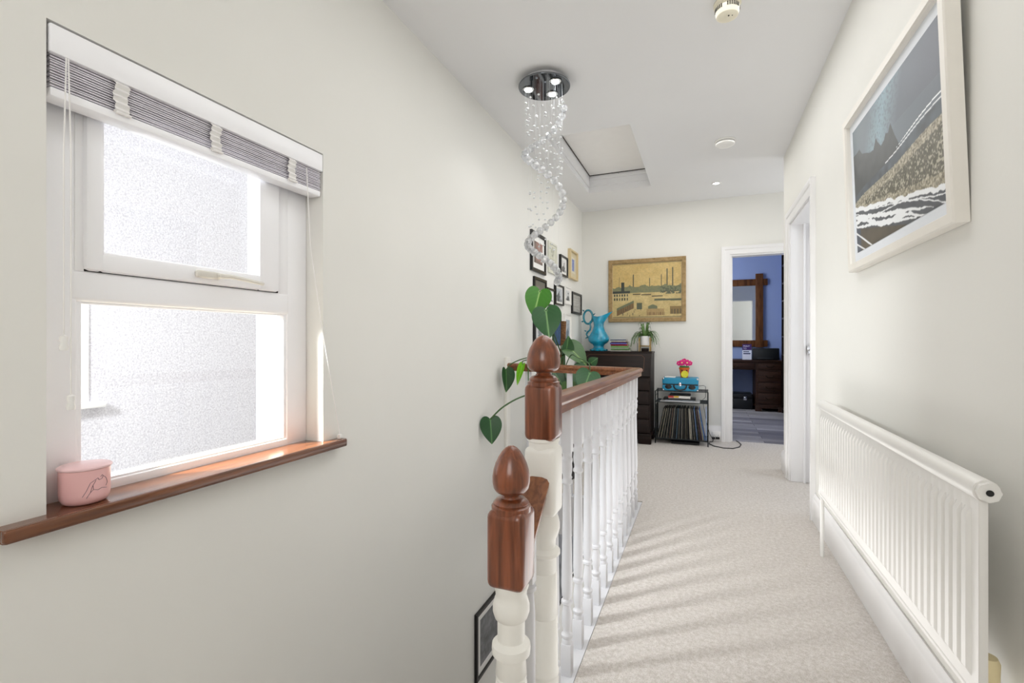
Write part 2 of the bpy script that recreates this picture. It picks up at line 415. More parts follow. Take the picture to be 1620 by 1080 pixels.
# venetian blind
vb = thing('venetian_blind', 'white wooden venetian blind raised to the top of the window', 'blind', (XL, 1.0, 1.775))
mb = MB(); mb.box(-1.352, -1.337, .588, 1.397, 1.712, 1.776, .003); mb.box(-1.395, -1.352, .592, 1.394, 1.735, 1.772, .002); obj('valance', mb, UPVC, vb)
mb = MB()
n = 19
for k in range(n):
    z = 1.642 + (1.712 - 1.642) * k / (n - 1) + .002 * math.sin(k * 2.1)
    j = .0015 * math.sin(k * 3.7)
    mb.box(-1.394 + j, -1.347 + j, .592, 1.393, z - .0011, z + .0011)
obj('slat_stack', mb, SLATM, vb, label='pale grey stack of raised slats', smooth=0)
mb = MB(); mb.box(-1.396, -1.345, .592, 1.393, 1.618, 1.638, .003); obj('bottom_rail', mb, UPVC, vb)
for yt in (.728, .974, 1.254):
    mb = MB()
    zz = [1.712 - .0078 * k for k in range(11)]
    for k in range(10):
        o1 = .0045 if k % 2 else -.002; o2 = -.002 if k % 2 else .0045
        a = mb.vs([(-1.3405 + o1, yt - .016 + .003 * math.sin(k), zz[k]), (-1.3405 + o1, yt + .016 + .003 * math.sin(k), zz[k])])
        b = mb.vs([(-1.3405 + o2, yt - .016 + .003 * math.sin(k + 1), zz[k + 1]), (-1.3405 + o2, yt + .016 + .003 * math.sin(k + 1), zz[k + 1])])
        mb.face([a[0], a[1], b[1], b[0]])
    mb.box(-1.345, -1.335, yt - .012, yt + .022, 1.632, 1.638, .002)
    obj('ladder_tape', mb, CORD, vb, smooth=0)
PULL = [(0, 0), (.007, 0), (.0085, .006), (.006, .016), (.008, .026), (.0075, .031), (.002, .034), (0, .034)]
for dy, zt in ((.611, 1.05), (.624, .915)):
    mb = MB(); mb.tube([(-1.335, .618 + (dy - .618) * .3, 1.71), (-1.334, dy, 1.5), (-1.334, dy, zt + .03)], .0016, 6)
    if zt < 1: pass
    c_ = obj('pull_cord', mb, CORD, vb)
    mb = MB(); mb.lathe(PULL, (-1.334, dy, zt), 12); obj('tassel', mb, WHITEP, c_)
mb = MB(); mb.tube([(-1.338, 1.318, 1.70), (-1.337, 1.335, 1.42), (-1.334, 1.385, 1.14), (-1.326, 1.44, .86), (-1.318, 1.466, .705)], .0016, 6)
c_ = obj('pull_cord', mb, CORD, vb)
mb = MB(); mb.box(-1.325, -1.311, 1.458, 1.473, .690, .708, .003); obj('cord_cleat', mb, WHITEP, c_)

# pink candle pot
pp = thing('lidded_pot', 'pale pink lidded ceramic pot with line drawing standing on the windowsill', 'pot', (-1.362, .664, .69))
PINK = mat('pink_ceramic', '#eab9b8', .35, var=.01); PINKL = mat('pink_lid', '#ecc8ca', .35, var=.01)
mb = MB(); mb.lathe([(0, 0), (.034, 0), (.041, .004), (.0455, .013), (.047, .024), (.047, .080), (.044, .081), (.044, .078), (0, .078)], (-1.362, .664, .6902), 40)
pot = obj('jar', mb, PINK, pp)
mb = MB(); mb.lathe([(0, .0805), (.048, .0805), (.0505, .083), (.0505, .086), (.047, .089), (0, .091)], (-1.362, .664, .6902), 40); obj('lid', mb, PINKL, pp)
mb = MB()
ang = math.atan2(-.664, 1.362)
def onpot(a, z, r=.0472): return (-1.362 + r * math.cos(ang + a), .664 + r * math.sin(ang + a), .69 + z)
def stroke(pts):
    out = []
    for (a0, z0), (a1, z1) in zip(pts, pts[1:]):
        for q in range(5): t = q / 5; out.append(onpot(a0 + (a1 - a0) * t, z0 + (z1 - z0) * t))
    out.append(onpot(*pts[-1])); mb.tube(out, .0005, 5)
stroke([(-.10, .022), (.05, .035), (.2, .052), (.4, .058), (.5, .061), (.55, .056), (.68, .057), (.75, .063), (.88, .058), (.95, .052)])
stroke([(.05, .018), (.2, .03), (.32, .036), (.5, .033), (.68, .036), (.95, .033)])
stroke([(.32, .036), (.3, .046), (.42, .056)]); stroke([(.2, .03), (.25, .04), (.3, .046)]); stroke([(.75, .063), (.7, .066), (.62, .062)]); stroke([(.95, .052), (1.0, .045), (.9, .038)])
obj('line_drawing', mb, mat('pencil_grey', '#6f5a63', .6), pp, label='thin grey line drawing of two hands')

# neighbouring house outside
nh = thing('neighbouring_house', 'pale pebbledashed house wall outside, seen through the window panes', 'building', (-3.3, 1.5, -3))
mb = MB(); mb.box(-3.5, -3.2, -1.5, 2.65, -3, 3.3); obj('wall', mb, pebble_mat(), nh)
mb = MB(); mb.box(-3.23, -3.14, .6, 1.632, .70, .732, .004); obj('window_sill', mb, GLOSS, nh)
mb = MB(); mb.box(-3.205, -3.19, 1.53, 1.575, .732, 1.9, .004); mb.box(-3.205, -3.19, .6, .645, .732, 1.9, .004); mb.box(-3.205, -3.19, .6, 1.575, 1.86, 1.9, .004); obj('window_frame', mb, GLOSS, nh)
mb = MB(); mb.box(-3.204, -3.194, .64, 1.535, .733, 1.865); obj('window_pane', mb, mat('pale_window', '#c8ccd2', .2), nh)

# ------------------------------------------------------------------ chandelier
CXX, CY, CZ = -.868, 2.655, ZC
ch = thing('chandelier', 'spiral crystal ball chandelier hanging from the ceiling over the stairwell', 'chandelier', (CXX, CY, CZ))
mb = MB(); mb.lathe([(0, 0), (.112, 0), (.116, -.004), (.116, -.034), (0, -.034)], (CXX, CY, CZ - .0005), 48); obj('canopy', mb, mat('satin_steel', '#d6d6da', .45, .2), ch)
mb = MB(); mb.lathe([(0, -.034), (.150, -.034), (.152, -.037), (.152, -.041), (.150, -.044), (0, -.044)], (CXX, CY, CZ), 64); obj('mirror_plate', mb, PLATE, ch)
BULB = mat('lit_bulb', '#f4f8ff', .3, emit=14.0)
for a in (PI * .95, PI * .30, -PI * .30):
    bx, by = CXX + .095 * math.cos(a + YAW), CY + .085 * math.sin(a + YAW)
    mb = MB(); mb.lathe([(.030, -.044), (.034, -.047), (.030, -.052), (.024, -.050)], (bx, by, CZ), 24); bz = obj('spot_bezel', mb, CHROME, ch)
    mb = MB(); mb.lathe([(0, -.0445), (.024, -.0445), (.024, -.049), (.016, -.055), (0, -.057)], (bx, by, CZ), 20); obj('bulb', mb, BULB, bz)
# big crystal balls on a spiral
def facet_ball(r, loc, par, name):
    m_ = MB(); bmesh.ops.create_icosphere(m_.bm, subdivisions=2, radius=r); bmesh.ops.translate(m_.bm, vec=loc, verts=m_.bm.verts)
    return obj(name, m_, CRYST, par, loc=loc, smooth=0)
vkey = [(0, 172), (1, 246), (2, 322), (3, 388), (4, 442), (4.25, 450)]
def vz(v): return CAM_H + (540 - v) / 750 * 2.79
keys = [(p, vz(v)) for p, v in vkey]
def hz(p):
    for (p0, z0), (p1, z1) in zip(keys, keys[1:]):
        if p <= p1: return z0 + (z1 - z0) * (p - p0) / (p1 - p0)
    return keys[-1][1]
first = None; strand0 = None
def strand(x, y, ztop, zbot):
    global strand0
    L_ = ztop - zbot
    if strand0 is None:
        m_ = MB(); m_.tube([(x, y, ztop), (x, y, ztop - 1)], .00035, 4); strand0 = obj('nylon_strand', m_, mat('nylon_line', '#dfe3e6', .3), ch, loc=(x, y, ztop)); s_ = strand0
    else:
        s_ = dup(strand0, ch, (x - CXX, y - CY, ztop - CZ))
    s_.scale = (1, 1, L_)
NB = 41
for i in range(NB):
    f = i / (NB - 1); p = 4.1 * f
    p = p + .0
    rad = .115 - .005 * f - .05 * max(0, f - .45)
    xo = .0
    a = YAW - PI * p * -1
    # 0 = right of the picture, then behind, then left, then in front
    x = CXX + rad * math.cos(a) + xo; y = CY + rad * math.sin(a)
    z = hz(p)
    if first is None: first = facet_ball(.0228, (x, y, z), ch, 'crystal_ball')
    else:
        c_ = dup(first, ch, (x - CXX, y - CY, z - CZ)); c_.rotation_euler = (random.random() * 3, random.random() * 3, random.random() * 3)
    if i % 3 == 0: strand(x, y, CZ - .044, z)
# small beads on inner and outer strands
beads = []
# rings of small beads, narrowing and winding down opposite the big spiral
RINGS = [(166, .112, 13, 0), (181, .108, 13, .0), (197, .104, 13, 0), (214, .100, 12, .0), (233, .082, 12, .022), (250, .078, 11, .026), (266, .074, 11, .03), (281, .07, 10, .03), (305, .058, 9, -.030), (330, .058, 9, -.036), (357, .055, 9, -.032), (388, .045, 7, .012), (412, .04, 6, .02)]
CR, SR = math.cos(YAW), math.sin(YAW)
for q, (v_, r_, n_, off) in enumerate(RINGS):
    for k in range(n_):
        a = 2 * PI * (k + .37 * q) / n_
        lx, ly = off + r_ * math.cos(a), r_ * math.sin(a)
        beads.append((CXX + lx * CR - ly * SR, CY + lx * SR + ly * CR, vz(v_) + .016 * math.sin(a * 2 + q) + .014 * math.cos(a + q * .8)))
for k in range(13):
    a = 2 * PI * k / 13; strand(CXX + .108 * math.cos(a), CY + .108 * math.sin(a), CZ - .044, vz(205))
for k in range(8):
    a = 2 * PI * k / 8 + .2; strand(CXX + .02 + .07 * math.cos(a), CY + .07 * math.sin(a), CZ - .044, vz(275))
BEADM = mat('bright_bead', '#f4f6f8', .15, var=.02, coat=.6, trans=.25)
bd0 = None
for (x, y, z) in beads[:98]:
    if bd0 is None:
        m_ = MB(); m_.ball((x, y, z), .0074, 8, 5, (1, 1, .7)); bd0 = obj('crystal_bead', m_, BEADM, ch, loc=(x, y, z), smooth=0)
    else: dup(bd0, ch, (x - CXX, y - CY, z - CZ))
mb = MB()
for (x, y, z) in beads[98:]: mb.ball((x, y, z), .0074, 8, 5, (1, 1, .7))
obj('small_beads', mb, BEADM, ch, kind='stuff', smooth=0)

# ------------------------------------------------------------------ ceiling fittings
sd = thing('smoke_alarm', 'cream drum-shaped smoke alarm with dark slots on the ceiling nearest the camera', 'smoke alarm', (.10, 2.36, ZC))
mb = MB(); mb.lathe([(0, 0), (.058, 0), (.058, -.012), (.052, -.018), (.050, -.046), (.046, -.060), (.036, -.066), (0, -.067)], (.10, 2.36, ZC - .0005), 32); obj('housing', mb, CREAMP, sd)
mb = MB()
for k in range(36):
    if k % 9 > 6: continue
    a = 2 * PI * k / 36; mb.box(-.002, .002, -.0025, .0025, -.040, -.024, M=Matrix.Translation((.10 + .0508 * math.cos(a), 2.36 + .0508 * math.sin(a), ZC)) @ Matrix.Rotation(a, 4, 'Z'))
mb.ball((.105, 2.345, ZC - .067), .004, 8, 5); mb.ball((.12, 2.35, ZC - .066), .003, 8, 5)
obj('vent_slots', mb, mat('dark_slot', '#3a372f', .7), sd)
sd2 = thing('smoke_alarm', 'flat white disc smoke alarm on the ceiling beyond the loft hatch', 'smoke alarm', (.153, 3.97, ZC))
mb = MB(); mb.lathe([(0, 0), (.072, 0), (.074, -.004), (.072, -.010), (.064, -.012), (.066, -.016), (.068, -.030), (.060, -.038), (.03, -.041), (0, -.041)], (.153, 3.97, ZC - .0005), 36); obj('housing', mb, WHITEP, sd2)
mb = MB(); mb.lathe([(.0655, -.0105), (.0655, -.0155), (.064, -.013)], (.153, 3.97, ZC), 36); obj('seam', mb, mat('grey_seam', '#8d8d8f', .7), sd2)
rs = thing('recessed_spotlight', 'small lit recessed spotlight in the ceiling near the back wall', 'spotlight', (.114, 5.0, ZC))
mb = MB(); mb.lathe([(.026, 0), (.042, 0), (.042, -.004), (.030, -.006), (.026, -.002)], (.114, 5.0, ZC - .0005), 28); obj('bezel', mb, WHITEP, rs)
mb = MB(); mb.lathe([(0, -.002), (.026, -.002), (.02, -.006), (0, -.008)], (.114, 5.0, ZC), 20); obj('bulb', mb, BULB, rs)

# ------------------------------------------------------------------ balustrade
bal = thing('balustrade', 'landing balustrade with mahogany handrail, acorn newel posts and white turned balusters', 'balustrade', (-.408, 2.3, 0))
RAILP = [(-.026, -.055), (-.026, -.032), (-.033, -.024), (-.034, -.014), (-.028, -.004), (-.014, 0), (.014, 0), (.028, -.004), (.034, -.014), (.033, -.024), (.026, -.032), (.026, -.055)]
XN = -.408
CORN = (XN, 3.215); ENDL = (-1.318, 3.20)
mb = MB(); mb.sweep([(XN, 1.284, .916), (XN, CORN[1], .897), (ENDL[0], ENDL[1], .914)], RAILP)
obj('handrail', mb, MAHOGY, bal, label='varnished mahogany handrail turning the corner')
def newel(x, y, zs, lower, block, capz, w=.088, acorn_r=.0465, name_lbl=None):
    np_ = MB()
    blk0, blk1 = block
    if lower.get('sq'):
        a, b = lower['sq']; np_.box(x - w / 2, x + w / 2, y - w / 2, y + w / 2, a, b, .016, 4)
    np_.lathe([(r_, 1.07 + (z_ - 1.07) * (.971 if x < -.405 else 1)) for r_, z_ in lower['prof']], (x, y, 0), 32)
    np_.box(x - w / 2, x + w / 2, y - w / 2, y + w / 2, lower['base'][0], lower['base'][1], .012, 3)
    o = obj('newel_post', np_, GLOSSW, bal, loc=(x, y, lower['base'][0]), label=name_lbl)
    c = MB(); c.box(x - w / 2, x + w / 2, y - w / 2, y + w / 2, blk0, blk1, .017, 4)
    h = blk1
    c.lathe([(0, h - .008), (.044, h - .008), (.0445, h + .004), (.0395, h + .007), (.0405, h + .011), (.037, h + .015), (.033, h + .019), (.023, h + .022), (.020, h + .027), (.022, h + .032)], (x, y, 0), 32)
    k = capz - (h + .031)
    R = acorn_r
    z = h + .031
    c.lathe([(.021, z - .001), (R * .62, z + k * .005), (R * .80, z + k * .04), (R * .94, z + k * .12), (R, z + k * .24), (R * .995, z + k * .36), (R * .94, z + k * .5), (R * .83, z + k * .64), (R * .67, z + k * .77), (R * .49, z + k * .88), (R * .30, z + k * .955), (R * .14, z + k * .99), (0, z + k)], (x, y, 0), 32)
    obj('acorn_cap', c, MAHOG, o, label='varnished mahogany cap with acorn finial')
    return o
ZQ = lambda z: 1.07 + (z - 1.07) * .971
newel(XN, 1.242, None, dict(sq=(.60, .785), base=(-.3, .02), prof=[(.044, .80), (.045, .792), (.041, .788), (.041, .780), (.043, .60), (.036, .592), (.036, .585), (.041, .575), (.0445, .558), (.0445, .545), (.040, .528), (.034, .515), (.033, .492), (.038, .488), (.0455, .482), (.0455, .474), (.038, .468), (.036, .462), (.037, .425), (.0355, .423), (.0375, .418), (.039, .30), (.0375, .298), (.039, .295), (.0395, .15), (.042, .145), (.042, .138), (.039, .13), (.042, .12), (.042, .112), (.038, .105), (.040, .02)]), (.802, .956), 1.088, name_lbl='taller white turned newel post at the landing corner')
newel(-.402, .99, None, dict(base=(-.19, -.02), prof=[(.038, .53), (.040, .522), (.036, .512), (.035, .50), (.038, .492), (.0415, .480), (.0415, .466), (.037, .452), (.031, .447), (.031, .402), (.036, .398), (.043, .392), (.044, .382), (.043, .372), (.034, .366), (.033, .36), (.035, .325), (.033, .322), (.035, .318), (.033, .312), (.036, .305), (.037, .10), (.042, .06), (.042, -.02)]), (.525, .698), .836, w=.089, acorn_r=.0425, name_lbl='shorter white turned newel post nearest the camera')
# short sloping rail between the newels
mb = MB(); mb.sweep([(-.412, 1.03, .566), (-.412, 1.201, .712)], RAILP); obj('short_handrail', mb, MAHOGY, bal, label='short sloping mahogany handrail between the newels')
def baluster_mb(x, y, zb, zt):
    m_ = MB(); w = .017
    # square foot and head, turned middle; the turning is measured down from the head
    m_.box(x - w, x + w, y - w, y + w, zb, .102, .002); m_.box(x - w, x + w, y - w, y + w, .714, zt, .002)
    P = [(.0155, .072), (.0165, .085), (.0135, .092), (.0185, .098), (.0185, .106), (.013, .112), (.0125, .12), (.0165, .14), (.0175, .155), (.0155, .175), (.0125, .195), (.0125, .200), (.0185, .206), (.0185, .214), (.013, .220), (.016, .230), (.0178, .26), (.0165, .36), (.0145, .48), (.0125, .59), (.0125, .600), (.018, .606), (.018, .612), (.0135, .618), (.0135, .630), (.0165, .640), (.0175, .655), (.016, .670), (.0185, .676), (.0185, .684), (.0145, .690), (.0145, .698), (.0165, .703), (.0155, .709)]
    P = [(r_, z_ + (.024 if z_ < .25 else .024 - .014 * min(1, (z_ - .25) / .3))) for r_, z_ in P]
    m_.lathe(P, (x, y, 0), 16)
    return m_
b0 = None
for k in range(13):
    y = 1.335 + .1472 * k
    if b0 is None: b0 = obj('baluster', baluster_mb(XN, y, -.02, .858), BALW, bal, loc=(XN, y, 0))
    else: dup(b0, bal, (XN + .408, y - 2.3, 0))
# back run
for k in range(1, 6):
    t = k / 6
    if abs(t - .5) < -1: continue
    x = CORN[0] + (ENDL[0] - CORN[0]) * t; y = CORN[1] + (ENDL[1] - CORN[1]) * t
    dup(b0, bal, (x + .408, y - 2.3, 0))
sb = MB(); w = .015
sb.box(-.41 - w, -.41 + w, 1.13 - w, 1.13 + w, .46, .585, .002); sb.lathe([(.015, .465), (.013, .458), (.0185, .452), (.0185, .443), (.012, .436), (.013, .42), (.016, .38), (.017, .0), (.0125, -.04), (.018, -.05), (.018, -.06)], (-.41, 1.13, 0), 16); sb.box(-.41 - w, -.41 + w, 1.13 - w, 1.13 + w, -.19, -.055, .002)
obj('baluster', sb, BALW, bal)
mb = MB(); mb.sweep([(XN, 1.285, .002), (XN, CORN[1], .002), (-1.338, 3.20, .002)], [(-.03, -.27), (-.03, 0), (.029, 0), (.029, -.27)])
obj('base_rail', mb, BALW, bal)
mb = MB(); mb.box(-1.34, -1.316, 3.165, 3.235, -.28, .955, .004); obj('wall_post', mb, GLOSSW, bal, label='slim white half post against the left wall')

# ------------------------------------------------------------------ radiator
rad = thing('radiator', 'white ribbed panel radiator on the right wall below the framed print', 'radiator', (.56, 1.95, .29))
ry0, ry1, rz0, rz1 = 1.277, 2.73, .312, .782
mb = MB()
nrib = 37; pitch = (ry1 - ry0 - .05) / nrib
# ribbed front panel: lofted section with top and bottom blended flat
xs = []
y = ry0
sect = [(ry0, 0)]
for k in range(nrib):
    a = ry0 + .025 + k * pitch
    sect += [(a + pitch * .08, 0), (a + pitch * .22, 1), (a + pitch * .70, 1), (a + pitch * .84, 0)]
sect.append((ry1, 0))
rows = [(rz0, .0, .008), (rz0 + .004, .0, .002), (rz0 + .045, 0, 0), (rz0 + .058, 1, 0), (rz1 - .085, 1, 0), (rz1 - .068, 0, 0), (rz1 - .03, 0, 0)]
grid = [mb.vs([(.530 + off - .008 * r * f, yy, z) for yy, r in sect]) for z, f, off in rows]
for a, b in zip(grid, grid[1:]):
    for k in range(len(sect) - 1): mb.face([a[k], a[k + 1], b[k + 1], b[k]])
mb.box(.5302, .546, ry0, ry1, rz0 + .002, rz1 - .02, .001)
obj('ribbed_panel', mb, RADW, rad, smooth=30)
mb = MB(); mb.tube([(.542, ry0 - .002, rz1 - .022), (.542, ry1 + .002, rz1 - .022)], .0235, 16); mb.tube([(.542, ry0, rz0 + .01), (.542, ry1, rz0 + .01)], .014, 12); obj('top_tube', mb, RADW, rad)
mb = MB(); mb.lathe([(0, 0), (.018, 0), (.0205, .004), (.0205, .018), (0, .018)], (0, 0, 0), 8, M=Matrix.Translation((.542, ry0 + .004, rz1 - .022)) @ Matrix.Rotation(PI / 2, 4, 'X')); pl = obj('end_plug', mb, RADW, rad)
mb = MB(); mb.lathe([(.0035, .0185), (.0065, .0185), (.0065, .020), (.0035, .020)], (0, 0, 0), 16, M=Matrix.Translation((.542, ry0 + .004, rz1 - .022)) @ Matrix.Rotation(PI / 2, 4, 'X')); obj('bleed_screw', mb, mat('dark_metal', '#3a3a3a', .4, .8), pl)
mb = MB(); mb.box(.552, .6195, ry0 + .30, ry0 + .34, .33, .73, .002); mb.box(.552, .6195, ry1 - .34, ry1 - .30, .33, .73, .002); obj('wall_bracket', mb, RADW, rad)
mb = MB(); mb.tube([(.548, ry1 - .01, rz0 + .012), (.548, ry1 + .035, rz0 + .012), (.548, ry1 + .04, rz0 - .02), (.548, ry1 + .04, .0)], .009, 10); mb.lathe([(0, 0), (.013, 0), (.015, .01), (.012, .035), (0, .037)], (.548, ry1 + .04, rz0 + .01), 12)
mb.box(.534, .562, ry1 + .015, ry1 + .055, rz0 - .005, rz0 + .018, .004); obj('lockshield_valve', mb, WHITEP, rad)
mb = MB(); mb.tube([(.545, ry0 + .09, rz0 + .016), (.573, ry0 + .085, rz0 + .016), (.573, ry0 + .07, rz0 + .012), (.573, ry0 + .07, .2), (.573, ry0 + .07, 0)], .009, 10); tv = obj('valve_pipe', mb, CHROME, rad)
mb = MB(); mb.lathe([(0, 0), (.018, 0), (.021, .006), (.022, .05), (.018, .060), (0, .062)], (.573, ry0 + .07, rz0 + .012), 16); obj('valve_head', mb, mat('yellowed_plastic', '#e6d7ac', .45), tv, label='cream thermostatic valve head')

# ------------------------------------------------------------------ pictures
def art_grid(name, mapf, a0, a1, b0, b1, na, nb, fn, parent, rough=.45):
    mb = MB(); V = []; cols = []
    for j in range(nb + 1):
        V.append(mb.vs([mapf(a0 + (a1 - a0) * i / na, b0 + (b1 - b0) * j / nb) for i in range(na + 1)]))
        for i in range(na + 1): cols.append(fn(i / na, j / nb))
    for j in range(nb):
        for i in range(na): mb.face([V[j][i], V[j][i + 1], V[j + 1][i + 1], V[j + 1][i]])
    mb.bm.verts.index_update()
    o = obj(name, mb, paint_mat(rough), parent, smooth=0)
    at_ = o.data.color_attributes.new('tint', 'FLOAT_COLOR', 'POINT')
    for i, c in enumerate(cols): at_.data[i].color = (c[0], c[1], c[2], 1)
    return o
def mixc(a, b, t): t = max(0, min(1, t)); return tuple(x + (y - x) * t for x, y in zip(a, b))
def h2(x, y):
    v = math.sin(x * 127.1 + y * 311.7) * 43758.5453; return v - math.floor(v)
def vn(x, y):
    xi, yi = math.floor(x), math.floor(y); fx, fy = x - xi, y - yi; fx = fx * fx * (3 - 2 * fx); fy = fy * fy * (3 - 2 * fy)
    return (h2(xi, yi) * (1 - fx) + h2(xi + 1, yi) * fx) * (1 - fy) + (h2(xi, yi + 1) * (1 - fx) + h2(xi + 1, yi + 1) * fx) * fy
def picture(name, label, cat, side, a0, a1, b0, b1, depth, border, fm, matw, fn, res, group=None, matcol='#efeeea', lean=0, fdepth=None):
    ac = (a0 + a1) / 2
    def mp(a, b, c):
        if side == 'L': return (XL + c, a, b)
        if side == 'B': return (a, YB - c, b)
        if side == 'K': return (a, 8.75 - c, b)
        return (XR - c, -a, b)
    t = thing(name, label, cat, mp(ac, b0, 0), group)
    mb = MB(); e = .0008
    P = [(0, e), (0, depth * .9), (border * .12, depth), (border * .88, depth), (border, depth * .8), (border, e)]
    rings = []
    for a, b, sa, sb_ in ((a0, b0, 1, 1), (a1, b0, -1, 1), (a1, b1, -1, -1), (a0, b1, 1, -1)):
        rings.append(mb.vs([mp(a + sa * l, b + sb_ * l, c) for l, c in P]))
    for q in range(4):
        A, B = rings[q], rings[(q + 1) % 4]
        for k in range(len(P) - 1): mb.face([A[k], A[k + 1], B[k + 1], B[k]])
        mb.face([A[-1], A[0], B[0], B[-1]])
    obj('frame', mb, fm, t, smooth=25)
    i0, i1, j0, j1 = a0 + border - .002, a1 - border + .002, b0 + border - .002, b1 - border + .002
    cz = depth * .45
    if matw > 0:
        mb = MB(); mb.face(mb.vs([mp(i0, j0, cz), mp(i1, j0, cz), mp(i1, j1, cz), mp(i0, j1, cz)]))
        mb.face(mb.vs([mp(i0, j0, cz - .002), mp(i1, j0, cz - .002), mp(i1, j1, cz - .002), mp(i0, j1, cz - .002)]))
        obj('mount', mb, mat('mount_' + matcol.strip('#'), matcol, .6, var=.01), t, smooth=0)
    art_grid('print', lambda a, b: mp(a, b, cz + .001), i0 + matw, i1 - matw, j0 + matw, j1 - matw, res[0], res[1], fn, t)
    if lean: t.rotation_euler = (0, lean, 0)
    return t

# large coastal print, right wall
cSKY1, cSKY2, cSKY3 = lin('#6c7981'), lin('#93b2bf'), lin('#5d616c')
cMTN, cSEA, cSAND, cSAND2, cFOAM, cSLATE, cBRN = lin('#474b4c'), lin('#3a4047'), lin('#a79f8c'), lin('#6e6a5c'), lin('#eef0f2'), lin('#54585e'), lin('#4a443b')
def lineseg(xs, s):
    for (x0, y0), (x1, y1) in zip(xs, xs[1:]):
        if s <= x1: return y0 + (y1 - y0) * (s - x0) / (x1 - x0)
    return xs[-1][1]
RIDGE = [(0, .80), (.05, .81), (.10, .835), (.14, .79), (.2, .78), (.26, .765), (.31, .77), (.345, .835), (.37, .79), (.41, .74), (.45, .755), (.47, .79), (.50, .775), (.53, .82), (.57, .72), (.63, .60), (1, .5)]
RIDGE = [(a, b - .09 * min(1, a / .3)) for a, b in RIDGE]
def coast(s, t):
    g = vn(s * 26, t * 20); g2 = vn(s * 90, t * 70)
    shore = .46 + .09 * s + .01 * math.sin(s * 9)
    foam = .375 - .285 * s + .012 * (vn(s * 26, 3) - .5) * 2
    if t > shore:
        c = mixc(cSKY1, cSKY3, s * 1.0 - .3 * (t < .7)); c = mixc(c, cSKY2, .75 * (1 if g2 > .35 else .45) * max(0, 1 - abs(s - .30 - .35 * (t - .5)) / .22) * (.65 + .35 * g2))
        if t < lineseg(RIDGE, s) and s < .66: c = mixc(cMTN, lin('#3c4042'), g)
        if s > .56 and abs(t - (shore + .026 + .03 * (s - .5))) < .0045 * min(1, (s - .56) * 6): c = cFOAM
        if s > .45 and abs(t - (shore + .010)) < .0045: c = mixc(c, cFOAM, .8)
        return c
    if t > shore - .05 - .03 * s: return mixc(cSEA, lin('#5d6a74'), g * .7)
    if t > foam:
        c = mixc(cSAND, lin('#8f8772'), g)
        band = (t - foam) / max(.01, shore - .05 - foam)
        low = .12 + .10 * vn(s * 8, 9); hi = .42 + .40 * s
        if s > .16 and low < band < hi: c = mixc(cSAND2, lin('#55523f'), g)
        g3 = vn(s * 130, t * 100)
        if g3 > .66: c = mixc(c, lin('#4b473c'), .6)
        elif g3 < .30: c = mixc(c, lin('#d3ccb8'), .6)
        return c
    if t > foam - .026 - .012 * vn(s * 40, 1): return cFOAM
    f2 = .30 - .30 * s
    for q, (o_, w_) in enumerate(((.045, .004), (.02 - .03 * math.sin(s * 7), .004), (-.012, .016), (-.055 + .02 * math.sin(s * 12), .017), (-.085 + .035 * s, .010))):
        if abs(t - (f2 + o_ + .012 * (vn(s * 30, q * 7) - .5))) < w_ * (.6 + .8 * vn(s * 55, q)) * (max(0, min(1, (.92 - s) * 3)) if q > 1 else 1): return cFOAM
    if t < f2 - .10:
        if s < .07: c = lin('#4a5260')
        else: c = mixc(cBRN, lin('#5b5346'), g)
        if abs(t - (.16 - .7 * s)) < .008 or abs(t - (.07 - .6 * s)) < .007: return cFOAM
        return c
    return mixc(cSLATE, lin('#474b52'), g)
FRAMEW = mat('limed_white_frame', '#e6e2da', .45, var=.02)
picture('framed_print', 'large white-framed grey coastal print with jagged mountains on the right wall', 'picture', 'R', -2.462, -1.528, 1.37, 2.02, .036, .034, FRAMEW, .040, coast, (300, 210), matcol='#e4e8ee', lean=-.036)

